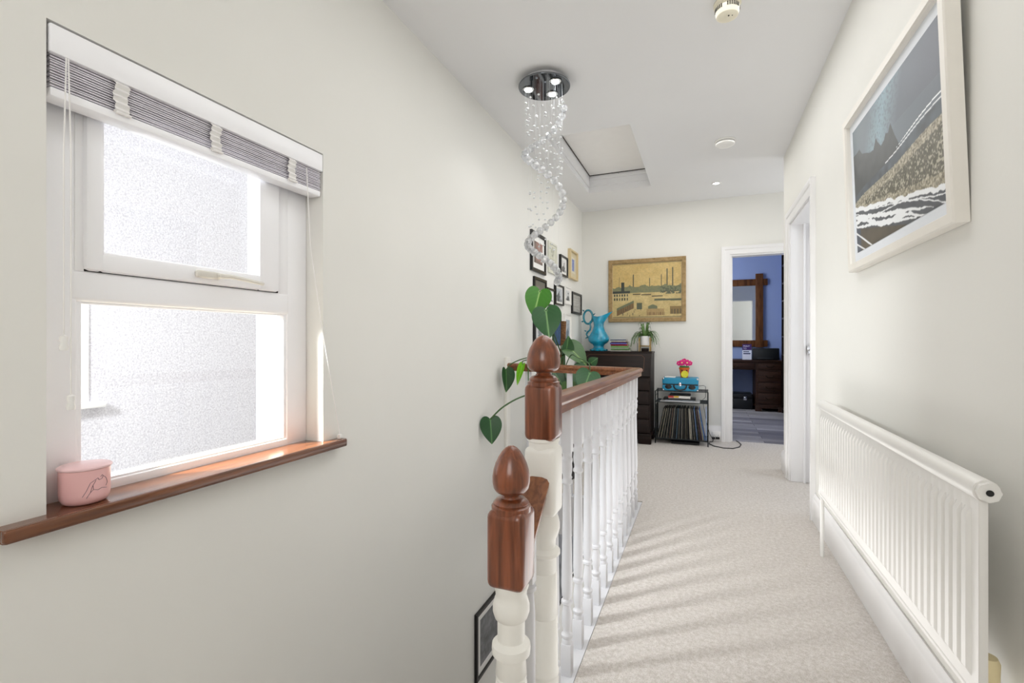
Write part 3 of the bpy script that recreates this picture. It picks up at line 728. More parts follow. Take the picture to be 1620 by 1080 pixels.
# framed townscape on the back wall (generic)
def town(s, t):
    g = vn(s * 14, t * 14); g2 = vn(s * 60, t * 60)
    sky = mixc(lin('#d6ba7a'), lin('#c9aa68'), g)
    if t < .54:
        c = mixc(lin('#d8c288'), lin('#c0a972'), g)
    else: c = sky
    D = lin('#2f3634'); G = lin('#6d7358'); B = lin('#7d5f3a'); P_ = lin('#d2bd86')
    for cx, top, w in ((.10, .76, .004), (.31, .80, .006), (.55, .72, .004), (.72, .78, .005), (.80, .88, .007), (.88, .90, .007)):
        if abs(s - cx) < w and .5 < t < top: c = mixc(D, G, .25)
    sk = .53 + .05 * vn(s * 11, 2) + .04 * vn(s * 31, 5)
    if .46 < t < sk: c = mixc(G, lin('#8d8a63'), g2)
    if .13 < s < .175 and .48 < t < .66: c = D
    if s < .26 and .455 < t < .50: c = D
    if s < .24 and .30 < t < .455:
        c = P_
        if (s * 26) % 1 > .5 and ((t - .30) * 14) % 1 > .35: c = D
    for cx, cy, ln in ((.5, .42, .07), (.66, .385, .08), (.36, .43, .06), (.84, .47, .08)):
        if abs(s - cx) < ln and abs(t - cy) < .010: c = mixc(D, B, .3)
    if s > .70 and .42 < t < .56 and g2 > .45: c = mixc(D, G, .6)
    if s > .62 and abs(t - .335 + .02 * s) < .018: c = mixc(G, D, .4)
    # low sheds
    if .06 < s < .32 and abs(t - (.05 + .55 * s)) < .05: c = mixc(lin('#8a6a42'), D, .7 if (s * 30) % 1 > .7 else .1)
    if .06 < s < .32 and 0 < t - (.10 + .55 * s) < .045: c = G
    if .36 < s < .44 and .15 < t < .27: c = mixc(G, D, .5)
    if .50 < s < .76 and .04 < t < .16:
        c = mixc(lin('#9b7a4c'), P_, .3)
        if (s * 34) % 1 > .75 and t < .10: c = lin('#5a2f22')
    if .53 < s < .66 and .16 < t < .24 - .5 * abs(s - .595): c = G
    if s > .84 and .06 < t < .20: c = mixc(lin('#8c7346'), D, .6 if (s * 24) % 1 > .6 and t < .15 else 0)
    if .14 < s < .5 and .03 < t < .16 and h2(math.floor(s * 60), math.floor(t * 22)) > .90 and (s * 60) % 1 < .5: c = D
    if t < .02 or t > .985: c = mixc(c, D, .5)
    return mixc(c, lin('#54502f'), .25 * g2)
pt = picture('framed_townscape', 'wide ochre townscape painting in a gilt wooden frame on the back wall', 'painting', 'B', -1.023, -.178, 1.292, 2.006, .03, .044, wood('gilt_brown_frame', '#8c754d', '#b0946a', .4, (9, 9, 9), 3, .1), .006, town, (190, 160), matcol='#d9c9a4')

# gallery wall
def photo(bg, fgc, seed, kind='figure', matc=None):
    b_, f_ = lin(bg), lin(fgc)
    def fn(s, t):
        g = vn(s * 7 + seed, t * 7 + seed); g2 = vn(s * 22 + seed, t * 22)
        c = mixc(b_, lin('#ffffff'), .22 * g)
        if kind == 'figure':
            w_ = .13 + .10 * (t < .45) + .08 * math.sin(t * 9 + seed)
            if t < .80 and abs(s - .5 - .12 * math.sin(seed + t * 3)) < w_: c = mixc(f_, b_, .35 * g2)
            if t < .2: c = mixc(c, f_, .5)
        elif kind == 'text':
            if (t * 14) % 1 > .55 and .12 < s < .55 + .35 * h2(math.floor(t * 14), seed): c = mixc(c, f_, .7)
        elif kind == 'column':
            if abs(s - .5) < .24 and .12 < t < .86: c = mixc(f_, lin('#8ea0d4'), g2)
        elif kind == 'map':
            if t > .55 and (s - .5) ** 2 + (t - .75) ** 2 < .04: c = mixc(f_, c, g2)
            if t < .45 and (t * 18) % 1 > .6: c = mixc(c, f_, .45)
        elif kind == 'mix':
            c = mixc(b_, f_, g * .6 + g2 * .6)
        return c
    return fn
WFR = mat('white_frame_paint', '#e9e7e2', .4, var=.01); NAT = mat('pale_wood_frame', '#d2bf96', .5, var=.05, scale=20); SAGE = mat('sage_frame', '#d3d3c6', .5)
GRP = 'small frames of the gallery wall'
def gl(label, a0, a1, b0, b1, border, fm, matw, fn, depth=.02, res=(26, 34), mc='#efeeea'):
    picture('picture_frame', label, 'picture', 'L', a0, a1, b0, b1, depth, border, fm, matw, fn, res, GRP, mc)
def redmap(s, t):
    g = vn(s * 9, t * 9)
    if s > .25 and t > .12: return mixc(lin('#7c4a40'), lin('#a88a80'), g)
    return mixc(lin('#4a3a36'), lin('#8d7a70'), g)
gl('large black-framed red-brown print at the top left of the gallery wall', 3.712, 4.095, 1.665, 2.005, .030, BLACKF, .05, redmap, .022)
gl('tall sage-white framed page beside the large red-brown print', 4.19, 4.462, 1.712, 2.006, .020, SAGE, .012, photo('#c3c3ae', '#8c8d7c', 2, 'map'), .016, mc='#d9d8cc')
gl('small black-framed monochrome figure in the top row, left of the pale wood frame', 4.563, 4.83, 1.735, 1.942, .018, BLACKF, .03, photo('#d6d6d4', '#38383a', 5), .026)
gl('pale wood frame with a blue upright motif at the top right of the gallery wall', 4.90, 5.225, 1.745, 2.06, .022, NAT, .05, photo('#cfc7ae', '#5d6ca6', 1, 'column'), .035, mc='#d3c8aa')
gl('dark brown frame below the large red-brown print, behind the raised plant leaf', 3.785, 4.12, 1.39, 1.624, .026, BLACKF, .0, photo('#55534d', '#7d7a70', 3, 'mix'))
gl('small black frame behind the right edge of the raised plant leaf', 4.14, 4.372, 1.40, 1.566, .018, BLACKF, .03, photo('#dedede', '#6a6d72', 8), .022)
gl('black-framed grey portrait in the middle row beside the raised plant leaf', 4.392, 4.68, 1.43, 1.63, .016, BLACKF, .022, photo('#b8bdc2', '#3f4347', 4), .024)
gl('white-framed dark figure in the middle row of the gallery wall', 4.75, 4.99, 1.46, 1.648, .014, WFR, .03, photo('#d0d3d4', '#2c2f33', 6), .018)
gl('black-framed grey text certificate at the right end of the middle row', 5.03, 5.45, 1.377, 1.616, .024, BLACKF, .0, photo('#8e8b85', '#cfcdc8', 3, 'text'), .022)
gl('tall black frame low on the gallery wall, left of the heart-shaped leaf', 3.785, 4.16, .96, 1.31, .026, BLACKF, .045, photo('#cfd0d0', '#5c5f64', 9), .024)
gl('dark navy print behind the heart-shaped leaf and moss pole', 4.34, 4.62, 1.03, 1.33, .012, BLACKF, .0, photo('#1c2740', '#3f5d86', 7, 'mix'), .014)
gl('white-framed pale portrait lowest at the right of the gallery wall', 4.735, 5.01, 1.025, 1.36, .014, WFR, .05, photo('#aab2ba', '#5f6873', 11), .016)
picture('picture_frame', 'black-framed dark landscape low in the stairwell behind the nearest newel post', 'picture', 'L', 2.682, 3.15, -1.085, -.655, .02, .022, BLACKF, .045, photo('#3b3c3e', '#7b7d80', 2, 'mix'), (40, 34))
picture('picture_frame', 'black-framed grey print low in the stairwell seen between the first balusters', 'picture', 'L', 4.42, 4.93, -1.55, -.72, .02, .03, BLACKF, .0, photo('#9a9da3', '#3d3f44', 12, 'mix'), (30, 40))
picture('picture_frame', 'grey-blue print low in the stairwell seen between the balusters farther right', 'picture', 'L', 4.99, 5.6, -1.5, -.75, .02, .022, BLACKF, .02, photo('#8d9299', '#55585e', 14, 'mix'), (30, 40))

# ------------------------------------------------------------------ bureau and what stands on it
BX0, BX1, BY0, BY1 = -1.275, -.512, 5.10, 5.522
bu = thing('writing_bureau', 'dark wood slope-front writing bureau against the back wall', 'bureau', ((BX0 + BX1) / 2, 5.3, 0))
mb = MB()
for x0, x1 in ((BX0, BX0 + .02), (BX1 - .02, BX1)):
    M_ = Matrix(((0, 0, 1, 0), (1, 0, 0, 0), (0, 1, 0, 0), (0, 0, 0, 1)))
    mb.prism([(BY0 + .004, .08), (BY1, .08), (BY1, .945), (5.225, .945), (BY0 + .004, .70)], x0, x1, M=M_)
mb.box(BX0 + .02, BX1 - .02, BY0 + .02, BY1 - .01, .08, .70); mb.box(BX0 + .02, BX1 - .02, 5.24, BY1 - .01, .70, .945)
obj('carcass', mb, DARKW, bu)
mb = MB(); mb.box(BX0 - .006, BX1 + .006, 5.212, BY1, .944, .962, .004); obj('top', mb, DARKW, bu)
ang = math.atan2(.945 - .70, 5.225 - BY0)
M_ = Matrix.Translation((0, BY0 + .004, .70)) @ Matrix.Rotation(ang, 4, 'X')
ln = math.hypot(.245, .125)
mb = MB(); mb.box(BX0 + .004, BX1 - .004, 0, ln, -.002, .014, .003, M=M_); ff = obj('fall_front', mb, DARKW, bu)
mb = MB()
y0_, y1_, xa, xb, c_ = .03, ln - .03, BX0 + .07, BX1 - .07, .03
loop = [(xa + c_, y0_), (xb - c_, y0_), (xb, y0_ + c_), (xb, y1_ - c_), (xb - c_, y1_), (xa + c_, y1_), (xa, y1_ - c_), (xa, y0_ + c_)]
mb.tube([M_ @ Vector((x, y, .0145)) for x, y in loop], .0018, 5, closed=True); obj('inlay_line', mb, mat('inlay_brown', '#6b4a33', .4), ff)
zz = [(.565, .69), (.42, .555), (.27, .41), (.115, .26)]
for z0, z1 in zz:
    mb = MB(); mb.box(BX0 + .012, BX1 - .012, BY0 - .006, BY0 + .02, z0, z1 - .004, .004); dr = obj('drawer', mb, DARKW, bu)
    for xx in (BX0 + .19, BX1 - .19):
        mb = MB(); zc = (z0 + z1) / 2; mb.tube([(xx - .035, BY0 - .006, zc + .01), (xx - .035, BY0 - .02, zc + .005), (xx, BY0 - .024, zc - .012), (xx + .035, BY0 - .02, zc + .005), (xx + .035, BY0 - .006, zc + .01)], .004, 6); obj('drawer_handle', mb, GOLD, dr)
mb = MB(); mb.box(BX0 - .012, BX1 + .012, BY0 - .016, BY1, .085, .108, .006); mb.box(BX0 - .008, BX0 + .12, BY0 - .012, BY0 + .03, .0005, .09, .006); mb.box(BX1 - .12, BX1 + .008, BY0 - .012, BY0 + .03, .0005, .09, .006)
mb.box(BX0 - .008, BX0 + .03, BY1 - .12, BY1, .0005, .09, .004); mb.box(BX1 - .03, BX1 + .008, BY1 - .12, BY1, .0005, .09, .004); mb.box(BX0, BX1, BY0, BY0 + .02, .05, .09)
obj('plinth', mb, DARKW, bu)

BT = .9622
# turquoise ewer
JX, JY = -1.106, 5.37
TURQ = mat('turquoise_glaze', '#1c93b4', .18, var=.35, scale=14, coat=.6)
TURQD = mat('dark_turquoise_glaze', '#1f7f92', .25, var=.4, scale=20, coat=.5)
jug = thing('ewer', 'tall turquoise glazed ewer with ornate scrolled handle on the bureau', 'jug', (JX, JY, BT))
def spout(v):
    f = max(0, (v.z - .30) / .085)
    r = math.hypot(v.x, v.y)
    if r < 1e-6: return v
    cth = v.x / r; k = max(0, cth) ** 2
    wob = 1 + .05 * math.cos(5 * math.atan2(v.y, v.x)) * max(0, f - .4)
    return Vector((v.x * wob + .075 * f * f * k - .0 * f, v.y * (wob - .25 * k * min(1, f)), v.z + .055 * f * f * k + .012 * f * max(0, -cth)))
def footw(v): return v
mb = MB()
mb.lathe([(0, .001), (.090, .001), (.093, .010), (.084, .020), (.066, .030), (.058, .045), (.060, .062), (.072, .078), (.098, .092), (.114, .110), (.121, .135), (.115, .160), (.097, .190), (.075, .222), (.062, .255), (.056, .285), (.058, .315), (.064, .345), (.072, .372), (.078, .388), (.073, .388), (.060, .35), (.052, .30), (.05, .26), (0, .25)], (JX, JY, BT), 40, fn=spout)
obj('body', mb, TURQ, jug)
mb = MB()
for k in range(10):
    a = 2 * PI * k / 10; mb.ball((JX + .089 * math.cos(a), JY + .089 * math.sin(a), BT + .012), .014, 10, 7, (1, 1, .85))
obj('scalloped_foot', mb, TURQD, jug)
mb = MB()
cx, cz, rr = JX - .122, BT + .388, .058
mb.tube([(cx + rr * math.cos(a) * .9, JY, cz + rr * 1.35 * math.sin(a)) for a in [2 * PI * k / 24 for k in range(24)]], .012, 8, closed=True)
mb.tube([(JX - .066, JY, BT + .345), (JX - .095, JY, BT + .335), (JX - .10, JY, BT + .31), (JX - .092, JY, BT + .275), (JX - .10, JY, BT + .24), (JX - .13, JY, BT + .215), (JX - .14, JY, BT + .19), (JX - .125, JY, BT + .165), (JX - .09, JY, BT + .15)], [.011, .011, .011, .010, .010, .011, .011, .012, .014], 8)
for (x, z, dx, dz) in ((-.168, .46, -.02, .012), (-.178, .34, -.025, -.006), (-.145, .225, -.02, .012), (-.125, .155, -.03, -.012), (-.07, .41, .03, .02)):
    mb.tube([(JX + x, JY, BT + z), (JX + x + dx * .6, JY, BT + z + dz * .4), (JX + x + dx, JY, BT + z + dz)], [.010, .007, .002], 7)
obj('handle', mb, TURQD, jug)

# books on the bureau: bottom to top
bkz = BT + .0004
BK = [('#d9d6cc', .014, .232, 'pale cream book at the bottom of the bureau stack'), ('#5d8f4a', .014, .225, 'green book second from the bottom of the bureau stack'), ('#dfe2dc', .009, .22, 'thin white book between the green books on the bureau'), ('#6f9a58', .022, .215, 'thick green book in the middle of the bureau stack'),
      ('#a3243a', .016, .205, 'crimson book under the violet one on the bureau'), ('#5a5aa6', .018, .20, 'violet-blue book with a dark spine on the bureau'), ('#6a3f45', .010, .20, 'thin maroon book above the violet one on the bureau'), ('#e3e0d8', .012, .19, 'white paperback just below the top of the bureau stack'), ('#2d3f66', .010, .19, 'navy book on top of the bureau stack')]
PAPER = mat('page_edges', '#e8e3d4', .8, var=.05, scale=60)
def book(x0, x1, y0, y1, z0, th, col, label, cat='book', group='books stacked on the bureau', spine='front'):
    b = thing('book', label, cat, ((x0 + x1) / 2, (y0 + y1) / 2, z0), group)
    m_ = mat('cover_' + col.strip('#'), col, .45, var=.08, scale=30)
    mb = MB(); c = min(.0022, th * .18)
    mb.box(x0, x1, y0, y1, z0, z0 + c); mb.box(x0, x1, y0, y1, z0 + th - c, z0 + th); mb.box(x0, x1, y0, y0 + .003, z0, z0 + th)
    obj('cover', mb, m_, b, smooth=0)
    mb = MB(); mb.box(x0 + .003, x1 - .003, y0 + .002, y1 - .003, z0 + c * .9, z0 + th - c * .9); obj('pages', mb, PAPER, b, smooth=0)
    return b
for i, (c, th, w_, lb) in enumerate(BK):
    xo = .006 * math.sin(i * 2.3)
    book(-.955 + xo, -.955 + xo + w_ - .02, 5.27 + .004 * math.cos(i * 3), 5.42, bkz, th, c, lb); bkz += th + .0004
# white candle block behind the stack
cb = thing('candle', 'pale grey-white block candle between the books and the plant stand', 'candle', (-.72, 5.41, BT))
mb = MB(); mb.box(-.765, -.680, 5.37, 5.45, BT + .0002, BT + .092, .004, 3); obj('wax_block', mb, mat('candle_wax', '#dcd9d4', .5, var=.03), cb)
mb = MB(); mb.tube([(-.722, 5.41, BT + .09), (-.721, 5.411, BT + .104)], .0015, 6); obj('wick', mb, BLACK, cb)

# plant stand and spider plant
PX, PY = -.594, 5.36
st = thing('plant_stand', 'brass wire stand with a dark base block holding the white plant pot', 'plant stand', (PX, PY, BT))
mb = MB()
for dx in (-.056, .056):
    for dy in (-.056, .056): mb.tube([(PX + dx, PY + dy, BT + .0003), (PX + dx, PY + dy, BT + .150)], .0045, 8)
obj('legs', mb, GOLD, st) if False else None
mb.bm.free()
for dx in (-.056, .056):
    for dy in (-.056, .056):
        mb = MB(); mb.tube([(PX + dx, PY + dy, BT + .0003), (PX + dx, PY + dy, BT + .150)], .0045, 8); obj('leg', mb, GOLD, st)
mb = MB(); mb.tube([(PX - .056, PY - .056, BT + .058), (PX + .056, PY - .056, BT + .058), (PX + .056, PY + .056, BT + .058), (PX - .056, PY + .056, BT + .058)], .004, 6, closed=True); mb.tube([(PX - .056, PY - .056, BT + .058), (PX + .056, PY + .056, BT + .058)], .004, 6); mb.tube([(PX + .056, PY - .056, BT + .058), (PX - .056, PY + .056, BT + .058)], .004, 6); obj('cross_bars', mb, GOLD, st)
mb = MB(); mb.box(PX - .034, PX + .038, PY - .04, PY + .04, BT + .0002, BT + .034, .003); obj('base_block', mb, DARKW, st)
sp = thing('spider_plant', 'variegated green spider plant in a white pot on the bureau', 'potted plant', (PX, PY, BT + .062))
mb = MB(); mb.lathe([(0, .0625), (.040, .0625), (.045, .068), (.048, .165), (.045, .167), (.043, .15), (0, .148)], (PX, PY, BT), 28); obj('pot', mb, mat('white_pot', '#ecebea', .35, var=.02), sp)
def ribbons(mb, n, cx, cy, cz, rng, maxr, up, wid, bias=None):
    for k in range(n):
        a = rng.uniform(0, 2 * PI)
        if math.sin(a) < -.6 and rng.random() < .8: a = -a
        L_ = rng.uniform(.55, 1.0) * maxr; u_ = rng.uniform(.35, 1.0) * up; dr = rng.uniform(.35, 1.15)
        d = Vector((math.cos(a), math.sin(a), 0)); s_ = Vector((-d.y, d.x, 0)); prev = None
        for q in range(9):
            t = q / 8; p = Vector((cx, cy, cz)) + d * (L_ * t + .012) + Vector((0, 0, u_ * math.sin(t * PI * .62) - dr * L_ * 1.1 * t * t * t))
            w_ = wid * (1 - t ** 2.2) + .0006
            cur = mb.vs([p - s_ * w_, p + Vector((0, 0, -w_ * .4)), p + s_ * w_])
            if prev: mb.face([prev[0], prev[1], cur[1], cur[0]]); mb.face([prev[1], prev[2], cur[2], cur[1]])
            prev = cur
LEAFG = mat('spider_leaf', '#5d7d45', .45, var=.5, scale=25)
mb = MB(); rng = random.Random(3)
ribbons(mb, 60, PX, PY, BT + .15, rng, .17, .11, .0085); ribbons(mb, 20, PX, PY, BT + .15, rng, .08, .20, .008)
obj('foliage', mb, LEAFG, sp)
mb = MB()
for dx, dz, dy in ((-.115, -.07, -.05), (.10, -.05, -.05), (-.15, -.10, -.02), (.125, -.075, -.03)):
    mb.tube([(PX + dx * .2, PY, BT + .17), (PX + dx * .6, PY + dy * .6, BT + .20), (PX + dx * .9, PY + dy, BT + .14), (PX + dx, PY + dy, BT + .15 + dz)], .0045, 6)
obj('runner_stems', mb, mat('runner_green', '#6a8456', .5), sp)

# ------------------------------------------------------------------ record rack
RX0, RX1, RY0, RY1, RT = -.472, .042, 5.20, 5.50, .555
rk = thing('record_rack', 'black wire record rack standing on the carpet against the back wall', 'rack', (-.215, 5.35, 0))
WIRE = mat('black_wire', '#23282a', .35, .6)
for x, y in ((RX0, RY0), (RX1, RY0), (RX0, RY1), (RX1, RY1)):
    mb = MB(); mb.tube([(x, y, .0005), (x, y, RT)], .005, 8); obj('post', mb, WIRE, rk)
mb = MB()
for z in (RT - .006, .50, .435, .40, .06):
    for x in (RX0, RX1): mb.tube([(x, RY0, z), (x, RY1, z)], .003, 6)
for k in range(7):
    y = RY0 + (RY1 - RY0) * k / 6
    mb.tube([(RX0, y, .06), (RX0, y, .40)], .002, 5); mb.tube([(RX1, y, .06), (RX1, y, .40)], .002, 5)
obj('side_wires', mb, WIRE, rk)
for z in (RT - .004, .437, .055):
    mb = MB(); nw = 7 if z > .5 else 13
    mb.tube([(RX0, RY1, z), (RX1, RY1, z)], .003, 6)
    if z < .5: mb.tube([(RX0, RY0, z), (RX1, RY0, z)], .003, 6)
    for k in range(nw):
        y = RY0 + .01 + (RY1 - RY0 - .02) * k / (nw - 1); mb.tube([(RX0, y, z - .001), (RX1, y, z - .001)], .002, 5)
    for x in (-.34, -.215, -.09): mb.tube([(x, RY0 if z < .5 else RY0 + .012, z - .001), (x, RY1, z - .001)], .002, 5)
    if z < .1: mb.tube([(RX0, RY0, .05), (-.35, RY0 + .02, .05), (-.215, RY0 + .12, .05), (-.08, RY0 + .02, .05), (RX1, RY0, .05)], .003, 6)
    obj('wire_shelf', mb, WIRE, rk)
# records
ordn = ['first', 'second', 'third', 'fourth', 'fifth', 'sixth', 'seventh', 'eighth', 'ninth', 'tenth', 'eleventh', 'twelfth', 'thirteenth', 'fourteenth', 'fifteenth', 'sixteenth', 'seventeenth', 'eighteenth', 'nineteenth', 'twentieth', 'twenty-first', 'twenty-second', 'twenty-third', 'twenty-fourth', 'twenty-fifth', 'twenty-sixth', 'twenty-seventh', 'twenty-eighth', 'twenty-ninth', 'thirtieth', 'thirty-first', 'thirty-second', 'thirty-third', 'thirty-fourth', 'thirty-fifth', 'thirty-sixth', 'thirty-seventh', 'thirty-eighth', 'thirty-ninth', 'fortieth']
cyc = [('#1b1b1c', 'black'), ('#a9a294', 'buff'), ('#141516', 'black'), ('#bdb5a2', 'buff'), ('#232322', 'dark'), ('#8d8a80', 'grey'), ('#101112', 'black'), ('#9b978c', 'grey'), ('#1a1c20', 'dark'), ('#5a4a40', 'brown'), ('#18181a', 'black'), ('#c9c4b6', 'pale'), ('#22282c', 'dark'), ('#141414', 'black'), ('#3d5362', 'slate-blue'), ('#1c1b1a', 'black'), ('#9a978f', 'grey'), ('#15161a', 'black'), ('#a6a298', 'grey'), ('#2a2622', 'dark'), ('#141414', 'black'), ('#8f8a7c', 'grey'), ('#33302a', 'brown'), ('#121314', 'black'), ('#b6b0a2', 'grey'), ('#aaa59b', 'grey'), ('#17181a', 'black'), ('#96928a', 'grey'), ('#1a1a1c', 'black'), ('#7f9fd0', 'pale blue'), ('#191a1c', 'black'), ('#4a3a2e', 'brown'), ('#32203a', 'plum'), ('#d5cfb8', 'cream'), ('#5f7fb4', 'blue'), ('#8fa6cf', 'light blue')]
nR = len(cyc); fan0, fan1 = -.462, .028
for i, (c, cn) in enumerate(cyc):
    f = i / (nR - 1); xb = fan0 + .002 + (fan1 - fan0 - .008) * f
    lean_ = (.035 * (1 - f / .55) * 2.0 if f < .55 else -.058 * ((f - .55) / .45) ** 1.2)
    th = .0065 + .003 * h2(i, 4)
    if sum(lin(c)) > .45 and c not in ('#b6b0a2', '#aaa59b', '#5f7fb4', '#8fa6cf'): th = .0036
    hh = .315 + .006 * h2(i, 9); dp = .30 if True else .31
    yy = RY0 + .012 + .012 * h2(i, 2)
    t_ = math.atan2(lean_, hh)
    if i == nR - 1: t_ = 0
    m_ = mat('sleeve_' + c.strip('#'), c, .5, var=.18, scale=40)
    M_ = Matrix.Translation((xb, yy, .0585)) @ Matrix.Rotation(t_, 4, 'Y')
    mb = MB(); mb.box(0, th, 0, dp - .03, .001, hh, .0008, 1, M=M_)
    o = obj('record', mb, m_, loc=(xb, yy, .0585), smooth=0)
    tag(o, '%s record sleeve, %s from the left in the wire rack' % (cn, ordn[i]), 'record', 'records standing in the wire rack')
# items on the middle shelf
SZ = .4375
tg = thing('folder', 'flat grey-white lidless tray lying on the wire shelf above the records', 'tray', (-.225, 5.35, SZ))
mb = MB(); mb.box(-.425, -.035, 5.205, 5.45, SZ + .0003, SZ + .006, .001); mb.box(-.425, -.035, 5.205, 5.209, SZ + .0003, SZ + .013, .001); obj('tray_base', mb, mat('light_metal', '#c3c4c6', .4, .2), tg)
tg.name = 'tray'
mz = SZ + .0064
for k, (c, x0, x1, th, lb) in enumerate((('#d8dce4', -.385, -.085, .008, 'white magazine lying on the shelf tray in the record rack'), ('#b9c2ce', -.375, -.09, .008, 'pale blue-grey magazine on the shelf below the black folder'))):
    book(x0, x1, 5.225 + .006 * k, 5.43, mz, th, c, lb, 'magazine', 'reading matter on the rack shelf').name = 'magazine'; mz += th + .0004
bf = thing('folder', 'black flat folder under the white-spined book in the record rack', 'folder', (-.225, 5.33, mz))
mb = MB(); mb.box(-.395, -.075, 5.235, 5.44, mz, mz + .012, .003); obj('cover', mb, BLACK, bf); mz += .0125
bk = book(-.345, -.128, 5.245, 5.42, mz, .030, '#e2dfda', 'thick white-spined book with red and yellow spine ends in the record rack', 'book', 'reading matter on the rack shelf')
mb = MB(); mb.box(-.3445, -.29, 5.2444, 5.2452, mz + .006, mz + .028); obj('spine_patch', mb, mat('red_patch', '#b5352c', .5), bk, label='red spine patch')
mb = MB(); mb.box(-.288, -.24, 5.2444, 5.2452, mz + .008, mz + .027); obj('spine_patch', mb, mat('yellow_patch', '#d8b03c', .5), bk, label='yellow spine patch')
mz += .0305
b2 = book(-.33, -.125, 5.25, 5.42, mz, .010, '#1d1a1c', 'thin black book lying on the white-spined book in the record rack', 'book', 'reading matter on the rack shelf')
# suitcase record player
SX0, SX1, SY0, SY1, SZ0, SZ1 = -.403, -.048, 5.215, 5.47, RT + .0005, .690
TQ = mat('turquoise_leatherette', '#1e86ad', .45, var=.06, scale=80, bump=.05, bscale=400)
rp_ = thing('record_player', 'turquoise suitcase record player standing on top of the wire rack', 'record player', ((SX0 + SX1) / 2, 5.34, SZ0))
mb = MB(); mb.box(SX0, SX1, SY0, SY1, SZ0, SZ0 + .065, .014, 4); obj('case_base', mb, TQ, rp_)
mb = MB(); mb.box(SX0, SX1, SY0, SY1, SZ0 + .067, SZ1, .014, 4); obj('lid', mb, TQ, rp_)
mb = MB(); mb.box(SX0 + .004, SX1 - .004, SY0 + .003, SY1 - .003, SZ0 + .060, SZ0 + .072); obj('seam_band', mb, BLACK, rp_)
for xc in (SX0 + .062, SX1 - .062):
    mb = MB(); mb.lathe([(0, 0), (.0315, 0), (.034, .002), (.034, .004), (.030, .006), (0, .006)], (0, 0, 0), 28, M=Matrix.Translation((xc, SY0 + .001, SZ0 + .042)) @ Matrix.Rotation(PI / 2, 4, 'X') @ Matrix.Diagonal((1, .68, 1, 1))); obj('speaker_grille', mb, BLACK, rp_, label='black oval speaker grille')
xm = (SX0 + SX1) / 2
mb = MB(); mb.tube([(xm - .062, SY0 - .001, SZ0 + .060), (xm - .060, SY0 - .018, SZ0 + .045), (xm - .045, SY0 - .022, SZ0 + .020), (xm, SY0 - .024, SZ0 + .010), (xm + .045, SY0 - .022, SZ0 + .020), (xm + .060, SY0 - .018, SZ0 + .045), (xm + .062, SY0 - .001, SZ0 + .060)], .0075, 8); obj('carry_handle', mb, BLACK, rp_, label='black carrying handle')
mb = MB(); mb.box(xm - .012, xm + .012, SY0 - .006, SY0 + .002, SZ0 + .052, SZ0 + .088, .003); lt = obj('latch', mb, CHROME, rp_, label='silver latch')
mb = MB(); mb.box(xm - .004, xm + .005, SY0 - .0075, SY0 - .005, SZ0 + .066, SZ0 + .074, .001); obj('latch_badge', mb, mat('pink_badge', '#c43a63', .5), lt)
for xc, sx in ((SX0, 1), (SX1, -1)):
    for zc, sz in ((SZ0, 1), (SZ1, -1)):
        mb = MB(); mb.box(min(xc - .001 * sx, xc + .022 * sx), max(xc - .001 * sx, xc + .022 * sx), SY0 - .0015, SY0 + .02, min(zc - .001 * sz, zc + .022 * sz), max(zc - .001 * sz, zc + .022 * sz), .012, 3); obj('corner_cap', mb, CHROME, rp_, label='silver corner cap')
pc = thing('paper_case', 'small white paper case lying on the turquoise record player', 'case', (-.325, 5.31, SZ1)); mb = MB(); mb.box(-.38, -.275, 5.245, 5.35, SZ1 + .0003, SZ1 + .009, .002); mb2 = mb; obj('case', mb2, WHITEP, pc)
# toy flower pot
FX, FY = -.188, 5.31
FZ = SZ1 + .0003
ft = thing('toy_flower_pot', 'toy orange flowerpot with pink flowers and a yellow disc on the record player', 'ornament', (FX, FY, FZ))
mb = MB(); mb.lathe([(0, 0), (.036, 0), (.049, .086), (.053, .088), (.054, .106), (.047, .107), (.044, .095), (0, .093)], (FX, FY, FZ), 28); obj('pot', mb, mat('orange_plastic', '#c8622a', .4, var=.05), ft)
mb = MB()
for dx in (-.022, .026): mb.ball((FX + dx, FY - .044, FZ + .076), .007, 10, 7)
obj('eye', mb, BLACK, ft) 
mb = MB(); mb.lathe([(0, 0), (.034, 0), (.037, .002), (.037, .006), (.033, .008), (.030, .0065), (0, .0065)], (0, 0, 0), 28, M=Matrix.Translation((FX + .006, FY - .046, FZ + .038)) @ Matrix.Rotation(PI / 2, 4, 'X')); obj('yellow_disc', mb, mat('yellow_plastic', '#d9d23a', .4), ft, label='round yellow disc')
mb = MB()
for k in range(9):
    a = 2 * PI * k / 9; mb.ball((FX + .030 * math.cos(a), FY + .026 * math.sin(a), FZ + .112), .02, 8, 6, (1, .6, .55))
obj('leaves', mb, mat('toy_green', '#2f7a3a', .5), ft)
PKM = mat('pink_petal', '#d01c78', .5, var=.1); CTR = mat('cream_centre', '#f3dba0', .5)
for dx, dz, dy, rr in ((-.022, .158, -.03, .022), (.030, .158, -.032, .022), (-.052, .150, -.008, .018), (.055, .152, -.005, .018), (.0, .175, .01, .018)):
    mb = MB()
    for k in range(6):
        a = 2 * PI * k / 6 + .3; mb.ball((FX + dx + rr * .8 * math.cos(a), FY + dy, FZ + dz + rr * .8 * math.sin(a)), rr * .70, 9, 6, (1, .45, 1))
    mb.tube([(FX + dx * .6, FY + dy * .5, FZ + .10), (FX + dx, FY + dy + .003, FZ + dz)], .003, 6)
    fl = obj('flower', mb, PKM, ft)
    mb = MB(); mb.ball((FX + dx, FY + dy - .008, FZ + dz), rr * .36, 10, 7, (1, .5, 1)); obj('flower_centre', mb, CTR, fl)
